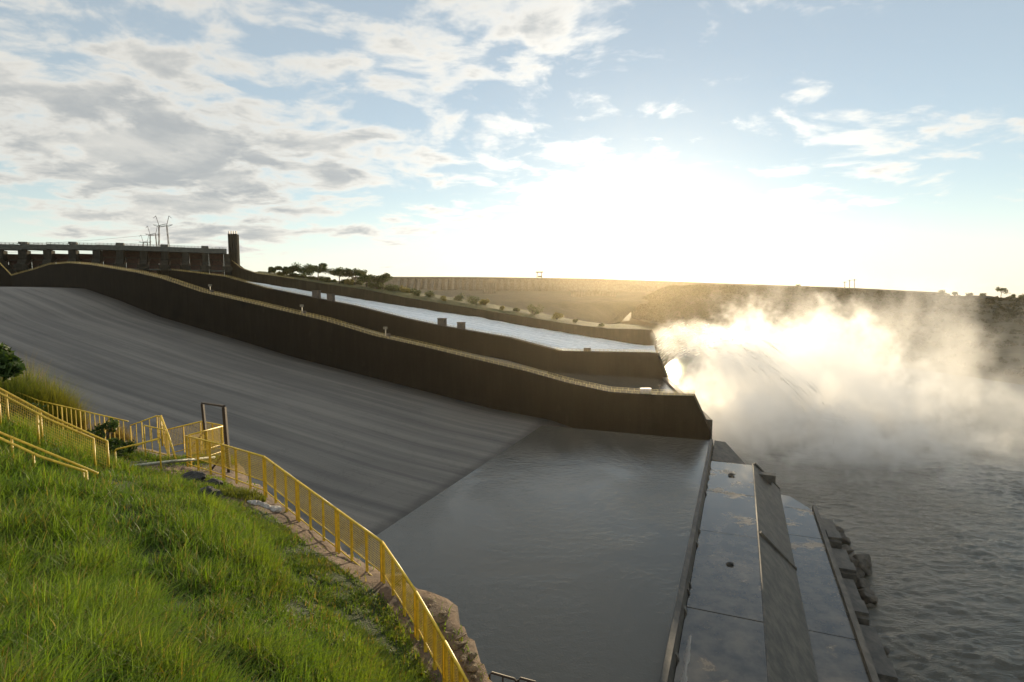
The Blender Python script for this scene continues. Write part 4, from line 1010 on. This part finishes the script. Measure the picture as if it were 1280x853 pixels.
def slope():
    xs = np.arange(-30, 8.01, .22); ys = np.arange(-4, 27.01, .22)
    X, Y = np.meshgrid(xs, ys, indexing='ij'); x = X.ravel(); y = Y.ravel()
    z = zground(x, y); e = edge_dist(x, y)
    wob = np.array([fbm(a * .9, b * .9, 3, 4) for a, b in zip(x, y)]); fine = np.array([fbm(a * 2.6, b * 2.6, 8, 3) for a, b in zip(x, y)])
    e2 = e + wob * .28
    z = z + .07 * wob + .035 * fine - np.where(e2 > 0, np.minimum(60, 1.5 * e2 + 6.0 * np.maximum(e2 - .12, 0) ** 1.4), 0)
    # worn soil: along the rail foot, at the landing and on the brink
    rd = np.full(len(x), 9.0)
    for a, b in zip(RAILP[:-1], RAILP[1:]):
        a2, b2 = a[:2], b[:2]; d = b2 - a2; q = np.stack([x, y], 1); t = np.clip(((q - a2) @ d) / (d @ d), 0, 1); rd = np.minimum(rd, np.linalg.norm(q - a2 - t[:, None] * d, axis=1))
    soil = np.clip(1.1 - rd / .55, 0, 1) * .8
    for cx, cy, r, w in ((*P(250, 592, 18.3)[:2], 2.0, 1.0), (*P(315, 632, 14.6)[:2], 1.0, .9)):
        soil = np.maximum(soil, w * np.clip(1.3 - np.hypot(x - cx, y - cy) / r, 0, 1))
    soil = np.maximum(soil, np.clip(1.9 + e / .6, 0, 1))
    keep = z > -30
    col = np.stack([soil, soil, soil], 1)
    o = mesh_obj('grass_slope', np.stack([x, y, z], 1), grid_faces(len(xs), len(ys)), M['soil'], smooth=True, loc=(-6, 8, 44), colors=col); o['kind'] = 'structure'
slope()

# ---- grass blades
def blades(name, pos, h, w, lean, tint, label, cat='grass', seg=3, m='grass'):
    n = len(pos); az = rng.uniform(0, 2 * np.pi, n); d = np.stack([np.cos(az), np.sin(az), np.zeros(n)], 1); s = np.stack([-d[:, 1], d[:, 0], np.zeros(n)], 1)
    rows = []
    for k in range(seg):
        f = k / seg; c = pos + d * (lean * h * f ** 2)[:, None] + np.array([0, 0, 1]) * (h * (f - .35 * lean * f * f))[:, None]
        ww = (w * (1 - f * .65))[:, None]; rows += [c - s * ww, c + s * ww]
    rows.append(pos + d * (lean * h)[:, None] + np.array([0, 0, 1]) * (h * (1 - .35 * lean))[:, None])
    V = np.stack(rows, 1).reshape(-1, 3); K = 2 * seg + 1; b = np.arange(n)[:, None] * K; F = []
    for k in range(seg - 1):
        F.append(np.concatenate([b + 2 * k, b + 2 * k + 1, b + 2 * k + 2], 1)); F.append(np.concatenate([b + 2 * k + 1, b + 2 * k + 3, b + 2 * k + 2], 1))
    F.append(np.concatenate([b + 2 * seg - 2, b + 2 * seg - 1, b + 2 * seg], 1))
    o = mesh_obj(name, V, np.concatenate(F), M[m], colors=np.repeat(tint, K, 0), loc=(pos[:, 0].mean(), pos[:, 1].mean(), pos[:, 2].min()))
    return tag(o, label, cat, kind='stuff')
def pix_of(x, y, z):
    dxx = np.stack([x, y, z - 50], 1); dep = dxx @ _F; return 640 + FP * dxx[:, 0] / dep, 426.5 - FP * (dxx @ _U) / dep, dep
def grass():
    N = 560000
    r = 2.2 + 22 * rng.random(N) ** 1.35; a = rng.uniform(-.86, .42, N)         # polar around the eye: density falls with distance
    x = r * np.sin(a); y = r * np.cos(a); e = edge_dist(x, y); z = zground(x, y)
    px, py, dep = pix_of(x, y, z)
    k = (e < -.05) & (px > -90) & (px < 700) & (py < 960) & (dep > 1)
    x, y, z, px, py, e, dep = (q[k] for q in (x, y, z, px, py, e, dep))
    big = np.array([fbm(a * .45, b * .45, 2, 3) for a, b in zip(x, y)]); fine = np.array([mnoise.noise(Vector((a * 1.6, b * 1.6, 9))) for a, b in zip(x, y)])
    rd = np.full(len(x), 9.0)
    for a_, b_ in zip(RAILP[:-1], RAILP[1:]):
        a2, b2 = a_[:2], b_[:2]; d = b2 - a2; q = np.stack([x, y], 1); t = np.clip(((q - a2) @ d) / (d @ d), 0, 1); rd = np.minimum(rd, np.linalg.norm(q - a2 - t[:, None] * d, axis=1))
    short = np.clip(1.15 - (rd + big * .8) / 3.2, 0, 1)                           # mown strip along the railing
    soilp = (np.hypot(x - P(250, 592, 18.3)[0], y - P(250, 592, 18.3)[1]) < 1.9) | (np.hypot(x - P(315, 632, 14.6)[0], y - P(315, 632, 14.6)[1]) < .8) | (rd < .18)
    keep = (rng.random(len(x)) < np.where(soilp, .12, 1) * np.where((-e < .9) & (rd < 1.6), .07, 1)) & (rng.random(len(x)) < np.clip(.72 + fine * 1.2 + big * .6, .10, 1))
    x, y, z, big, fine, short, dep = (q[keep] for q in (x, y, z, big, fine, short, dep)); n = len(x)
    h = (.36 + .22 * big + .16 * fine) * rng.uniform(.45, 1.45, n); h = np.clip(h, .10, .85); h = h * (1 - short) + short * rng.uniform(.05, .15, n)
    w = (.0045 + .0062 * rng.random(n) ** 2) * (1 + .05 * np.maximum(dep - 5, 0)) * np.where(short > .6, 1.25, 1)
    lean = np.clip(rng.normal(.7, .38, n), .05, 1.5)
    base = np.stack([.090 + .035 * big, .158 + .04 * big, .018 + 0 * big], 1)
    base[:, 0] += .018 * fine; base += rng.normal(0, .013, (n, 1)); yel = rng.random(n) < .10 + .12 * np.clip(-big, 0, 1)
    base[yel] = np.array([.17, .145, .045]) + rng.normal(0, .02, (yel.sum(), 1)); base += short[:, None] * np.array([.018, .004, .0])
    blades('grass', np.stack([x, y, z - .02], 1), h, w, lean, np.clip(base, .005, .5), 'lush green grass covering the slope in the foreground')
    print('grass blades', n)
grass()
def tuft(px, py, d, r, hh, n, col, label, cat='tall grass'):
    c = P(px, py, d); a = rng.uniform(0, 6.28, n); rr = r * np.sqrt(rng.random(n)); x = c[0] + rr * np.cos(a); y = c[1] + rr * np.sin(a); z = zground(x, y)
    h = hh * rng.uniform(.5, 1.15, n) * (1 - .4 * rr / r); w = .006 + .006 * rng.random(n); lean = np.clip(rng.normal(.35, .2, n), .02, .9)
    t = np.array(col)[None] * rng.uniform(.6, 1.4, (n, 1))
    o = blades('tall_grass', np.stack([x, y, z], 1), h, w, lean, t, label, cat); 
tuft(32, 500, 21.0, 1.15, 2.7, 5200, (.085, .11, .018), 'tall yellow-green grass behind the picket fence at the left')
tuft(66, 500, 21.0, .85, 2.4, 3400, (.12, .125, .02), 'bright yellow-green grass clump right of the tallest grass')
tuft(86, 500, 21.2, .5, 1.7, 1500, (.15, .115, .03), 'dry golden grass clump at the right of the tall green grass')
tuft(24, 480, 21.8, 1.3, 3.1, 1000, (.15, .12, .06), 'feathery dry grass at the left edge above the chute')
tuft(132, 520, 21.6, .45, 1.35, 500, (.17, .12, .05), 'dry grass clump left of the stair gate')
tuft(150, 520, 21.6, .4, 1.3, 400, (.16, .12, .05), 'thin dry grass clump beside the stair gate')
tuft(304, 612, 14.9, .55, .30, 900, (.10, .12, .02), 'bright low grass clump near the dark stones')
tuft(30, 540, 16.5, 2.2, .55, 4000, (.10, .11, .02), 'olive knee-high grass between the stair handrails and the picket fence')

# ---- railings
def hoop(name, label, pts, h_posts, parent=None): pass
def railing(name, label, pts, h=RH, group=None, balusters=2, mesh=True, mid=.62, low=.86, r=.024, cat='railing', ground=True, closed_posts=True):
    pts = [np.asarray(p, float) for p in pts]; b = pts[0] - [0, 0, h]; t = thing(name, b, label, cat, group)
    for i, (a, c) in enumerate(zip(pts[:-1], pts[1:])):
        d = nz(c - a); dn = np.array([0, 0, -1.0])
        MB().tube([a, c], r * 1.15, 8).build('top_rail', M['yellow'], t, True)
        for f in (mid, low):
            MB().tube([a + dn * h * f, c + dn * h * f], r * .7, 6).build('mid_rail' if f == mid else 'bottom_rail', M['yellow'], t, True)
        for e, q in ((.05, a), (-.05, c)):
            q = q + d * e; gz = float(zground(q[0], q[1])[0]) - .15 if ground else q[2] - h
            if edge_dist(np.array([q[0]]), np.array([q[1]]))[0] > -.1: gz = q[2] - h - .1
            gz = min(max(gz, q[2] - h * 1.25), q[2] - h * .9)
            MB().bar((q[0], q[1], gz), q, r * 2.2, r * 1.4, up=d).build('post', M['yellow'], t)
        for k in range(balusters):
            q = a + (c - a) * (k + 1) / (balusters + 1)
            MB().bar(q + dn * h * (low + .10), q, r * 2.6, r * 1.0, up=d).build('baluster', M['yellow'], t)
        if mesh:
            L = np.linalg.norm(c - a); mb = MB(); n = int(L / .052); V = []; F = []
            wr = .0032
            for k in range(1, n):
                q = a + (c - a) * k / n; mb.box(q + dn * h * mid * .5, d * wr, np.cross(d, dn) * wr, dn * h * mid * .5)
            for k in range(1, 13):
                z = h * mid * k / 13; mb.box((a + c) / 2 + dn * z, (c - a) / 2, np.cross(d, dn) * wr, dn * wr)
            o = mb.build('wire_mesh', M['yellow'], t); o['kind'] = 'stuff'
    return t
railing('railing', 'long yellow steel railing curving along the brink of the grass slope', RAILP)
# enclosure behind the corner of the long railing
e0 = P(232, 545, 19.0); e1 = P(278, 533, 21.2); e2 = P(284, 556, 17.6)
railing('railing', 'yellow railing closing the back of the dark steel frame', [P(206, 538, 21.6), P(252, 527, 21.9), P(279, 532, 21.4)], 1.1, None, 1)
railing('railing', 'short yellow railing running into the dark steel frame', [e0 + [.05, .1, 0], e1], 1.1, None, 1)
# dark frame
t = thing('steel_frame', P(262, 585, 19.8), 'dark brown steel portal frame standing over the yellow enclosure', 'steel frame')
fa, fb = P(253, 505, 20.4), P(280, 509, 18.9); ga, gb = P(259, 566, 20.4), P(287, 600, 18.9)
ga[0], ga[1] = fa[0] + .1, fa[1]; gb[0], gb[1] = fb[0] + .1, fb[1]
MB().bar(ga, fa, .10, .08).build('post', M['brown_steel'], t); MB().bar(gb, fb, .12, .1).build('post', M['brown_steel'], t)
MB().bar(fa + [0, 0, .03], fb + [0, 0, .03], .09, .06).build('crossbar', M['brown_steel'], t)
for a, s_ in ((ga + (fa - ga) * .45, -1), (gb + (fb - gb) * .42, -1)): MB().bar(a, a + [-.55, -.1, -.75], .06).build('brace', M['brown_steel'], t)
# stair hand rails (two parallel pairs) and the hoop on the landing
def handrail(label, pts, posts, r=.026, drop=.95):
    pts = [np.asarray(p, float) for p in pts]; t = thing('handrail', pts[-1] - [0, 0, drop], label, 'handrail', 'stair handrails')
    MB().tube(pts, r, 8).build('top_rail', M['yellow'], t, True)
    if 'upper stair handrail, far' in label:
        mb = MB(); wr = .002
        for a, b in zip(pts[:-1], pts[1:]):
            k = max(2, int(np.linalg.norm(b - a) / .06))
            for i in range(k): q = a + (b - a) * i / k; mb.box(q - [0, 0, .38], (wr, 0, 0), (0, wr, 0), (0, 0, .36))
            for hh in np.linspace(.06, .72, 10): mb.bar(a - [0, 0, hh], b - [0, 0, hh], wr * 2)
        mb.build('wire_mesh', M['yellow'], t)['kind'] = 'stuff'
        for a, b in zip(pts[:-1], pts[1:]): MB().tube([a - [0, 0, .74], b - [0, 0, .74]], r * .7, 6).build('bottom_rail', M['yellow'], t, True)
    for f in posts:
        d = [np.linalg.norm(b - a) for a, b in zip(pts[:-1], pts[1:])]; L = sum(d) * f; q = pts[0]
        for a, b, l in zip(pts[:-1], pts[1:], d):
            if L <= l + 1e-6: q = a + (b - a) * L / l; break
            L -= l
        gz = float(zground(q[0], q[1])[0]); MB().tube([(q[0], q[1], min(gz - .1, q[2] - .6)), q], r * .9, 6).build('post', M['yellow'], t, True)
handrail('upper stair handrail, far side, coming down from the left edge', [P(-60, 455, 14.9), P(0, 486, 14.6), P(67, 522, 14.4), P(120, 546, 14.3), P(134, 552, 14.3)], (.38, .6, 1.0))
handrail('upper stair handrail, near side, just below its twin', [P(-60, 462, 14.4), P(0, 492, 14.1), P(60, 524, 13.9), P(117, 549, 13.7)], (.35, .62, 1.0))
handrail('lower stair handrail, far side, half sunk in grass', [P(-60, 510, 12.6), P(0, 541, 12.5), P(60, 566, 12.4), P(122, 592, 12.3)], (.42, .9))
handrail('lower stair handrail, near side, lowest yellow bar at the left', [P(-60, 518, 12.2), P(0, 548, 12.0), P(50, 571, 11.9), P(108, 590, 11.8)], (.35, .63, 1.0))
hp = [P(143, 566, 15.8), P(145, 562, 15.8), P(198, 549, 16.4), P(200, 552, 16.4)]
handrail('bent yellow handrail on the landing in front of the leafy bush', hp, (.03, .98), .026)
# picket fence behind the stairs
def pickets(label, pts, h, n, px=.022):
    pts = [np.asarray(p, float) for p in pts]; t = thing('picket_fence', pts[0] - [0, 0, h], label, 'fence')
    for a, c in zip(pts[:-1], pts[1:]):
        MB().tube([a, c], .024, 6).build('top_rail', M['yellow'], t, True); MB().tube([a - [0, 0, h * .88], c - [0, 0, h * .88]], .018, 6).build('bottom_rail', M['yellow'], t, True)
        k = max(2, int(np.linalg.norm(c - a) / n))
        for i in range(k):
            q = a + (c - a) * i / k; MB().bar(q - [0, 0, h * (1.1 if i % 5 == 0 else .88)], q, px * (1.9 if i % 5 == 0 else 1), px).build('picket', M['yellow'], t)
pickets('yellow picket fence behind the stairs, half hidden in tall grass', [P(20, 490, 20.4), P(48, 501, 20.2), P(100, 513, 20.2), P(160, 527, 20.2)], 1.05, .17)
pickets('short yellow stair gate leaning down to the landing', [P(163, 532, 20.6), P(177, 527, 20.6), P(196, 520, 20.9), P(201, 521, 20.9), P(212, 548, 20.0)], .95, .22)
pickets('low yellow fence panel at the top of the lower stairs', [P(180, 532, 19.6), P(207, 538, 19.4)], 1.0, .25)
t = thing('handrail', P(220, 576, 19.2), 'sunlit slanting handrail at the right side of the stair gate', 'handrail', 'stair handrails')
MB().tube([P(201, 520, 20.4), P(211, 546, 19.8), P(220, 575, 19.2)], .035, 8).build('top_rail', M['yellow'], t, True)
MB().tube([P(201, 520, 20.4), P(203, 558, 20.4)], .025, 6).build('post', M['yellow'], t, True)
# pipe
pp = [P(118, 590, 15.6), P(165, 583, 16.6), P(215, 577, 18.0), P(268, 572, 19.6)]
tag(MB().tube(pp, .05, 10).build('pipe', M['pipe'], smooth=True), 'grey-green pipe lying across the landing below the stairs', 'pipe')
# lower railing hoops seen past the rock at the bottom edge
for i, (x0, x1, y0, y1, d) in enumerate([(612, 645, 841, 849, 13.5), (648, 672, 848, 853, 13.5)]):
    a, b = P(x0, y0, d), P(x1, y1, d)
    pts = [a - [0, 0, 1.0], a - [0, 0, .05], a + [.05, 0, 0], b - [.05, 0, 0], b - [0, 0, .05], b - [0, 0, 1.0]]
    t = thing('railing', (a + b) / 2 - [0, 0, 1.0], ['left', 'right'][i] + ' steel railing hoop below the brown rock at the bottom edge', 'railing', 'hoops below the rock')
    MB().tube(pts, .03, 6).build('hoop', M['brown_steel'], t, True)
    q = (a + b) / 2; MB().tube([q - [0, 0, 1.0], q], .022, 6).build('post', M['brown_steel'], t, True)
    mb = MB(); mb.abox(a[0] - .3, b[0] + .3, a[1] - .4, a[1] + .4, min(a[2], b[2]) - 1.3, min(a[2], b[2]) - .98); mb.build('footing', M['slab_dry'], t)
# stones, rocks
for i, (px, py, d, r, l) in enumerate([(240, 606, 15.8, .30, 'larger dark lump of rock half buried in grass near the landing'), (266, 609, 15.6, .20, 'dark rock lump right of the larger one'), (258, 636, 13.8, .26, 'dark rock lump nearest to the camera in the grass')]):
    c = P(px, py, d); c[2] = zground(c[0], c[1])[0] + .04; lump('rock', c, r, M['dark_rock'], l, 'rock', 'dark rocks in the grass', (1.15, 1, .75), 3, .4)
for i in range(9):
    c = P(316 + i * 3.4, 622 + rng.uniform(-8, 12), 14.5); c[2] = zground(c[0], c[1])[0] + .02
    lump('stone', c, rng.uniform(.07, .16), M['stone'], ORD[i] + ' pale stone from the left in the heap below the long railing', 'stone', 'stone heap by the railing', (1.2, 1, .6), 2, .5)
for i in range(24):
    k = i / 23 * (len(BK) - 1.001); a = np.array(BK[int(k)], float); b = np.array(BK[int(k) + 1], float); c = P(*(a + (b - a) * (k % 1) + [rng.uniform(-20, 2), rng.uniform(-4, 6), 0])); c[2] -= .12; chunk('brink_rock', c, (.05 + .15 * rng.random() ** 2), M['brink'], ORD[i] + ' brown stone counted down the rocky brink outside the railing', 'rock', 'rocks on the brink', (1.2 + .5 * rng.random(), 1.2, .5), 700 + i)
# bushes near the stairs
def gb_(px, py, d): c = P(px, py, d); c[2] = zground(c[0], c[1])[0]; return c
lump('rock', gb_(106, 512, 20.9) + [0, 0, .1], .5, M['dark_rock'], 'dark hollow rock on the brink behind the picket fence', 'rock', None, (1.3, 1, .55), 3, .6)
shrub('bush', gb_(128, 548, 18.6), .45, 'narrow dark green bush beside the picket fence', 300, 'leaf_dark', 2.4, 700, .06)
shrub('bush', gb_(152, 562, 18.2), .5, 'leafy green bush behind the bent handrail', 301, 'leaf_dark', 1.0, 800, .07)
shrub('bush', gb_(18, 505, 17.6), 1.0, 'dark low bush at the foot of the tall grass on the left', 302, 'leaf_dark', .7, 900, .08)
# branch of a tree that stands left of the frame
def side_tree():
    base = P(-75, 560, 13.0); base[2] = zground(base[0], base[1])[0]; t = thing('tree', base, 'leafy tree reaching in from the left edge above the stairs', 'tree')
    top = P(-70, 400, 13.0); mb = MB(); mb.tube([base - [0, 0, .4], (base + top) / 2 + [.1, 0, 0], top], .12, 7, .05); cs = []; rs = []
    for (px, py, d) in ((6, 452, 12.6), (-4, 440, 12.9), (12, 462, 12.5), (-30, 430, 13.0), (-45, 470, 13.3), (-60, 400, 12.6), (-90, 430, 12.8), (-8, 458, 12.5)):
        e = P(px, py, d); mb.tube([(base + top) / 2 + [0, 0, random.uniform(0, 1)], (top + e) / 2, e], .03, 5, .012); cs.append(e); rs.append(.22 if px > -20 else .5)
    mb.build('trunk', M['bark'], t, True)
    q, F = leaves(cs, rs, 900, .13, .8, 77); mesh_obj('crown', q, F, M['leaf_dark'], t)
side_tree()

# ---- haze
def haze():
    mb = MB(); mb.abox(-4200, 4200, -700, 4200, -25.5, 128)
    m = bpy.data.materials.new('haze_air'); m.use_nodes = True; t = NT(m.node_tree); t.n.clear()
    v = t.node('ShaderNodeVolumePrincipled', inp={'Color': (1.0, 0.86, 0.62, 1), 'Density': 0.000026, 'Anisotropy': 0.80})
    t.l.new(v.outputs[0], t.node('ShaderNodeOutputMaterial').inputs['Volume'])
    tag(mb.build('haze', m, loc=(0, 0, -25.5)), 'thin warm haze filling the valley air', 'haze', kind='stuff')
haze()
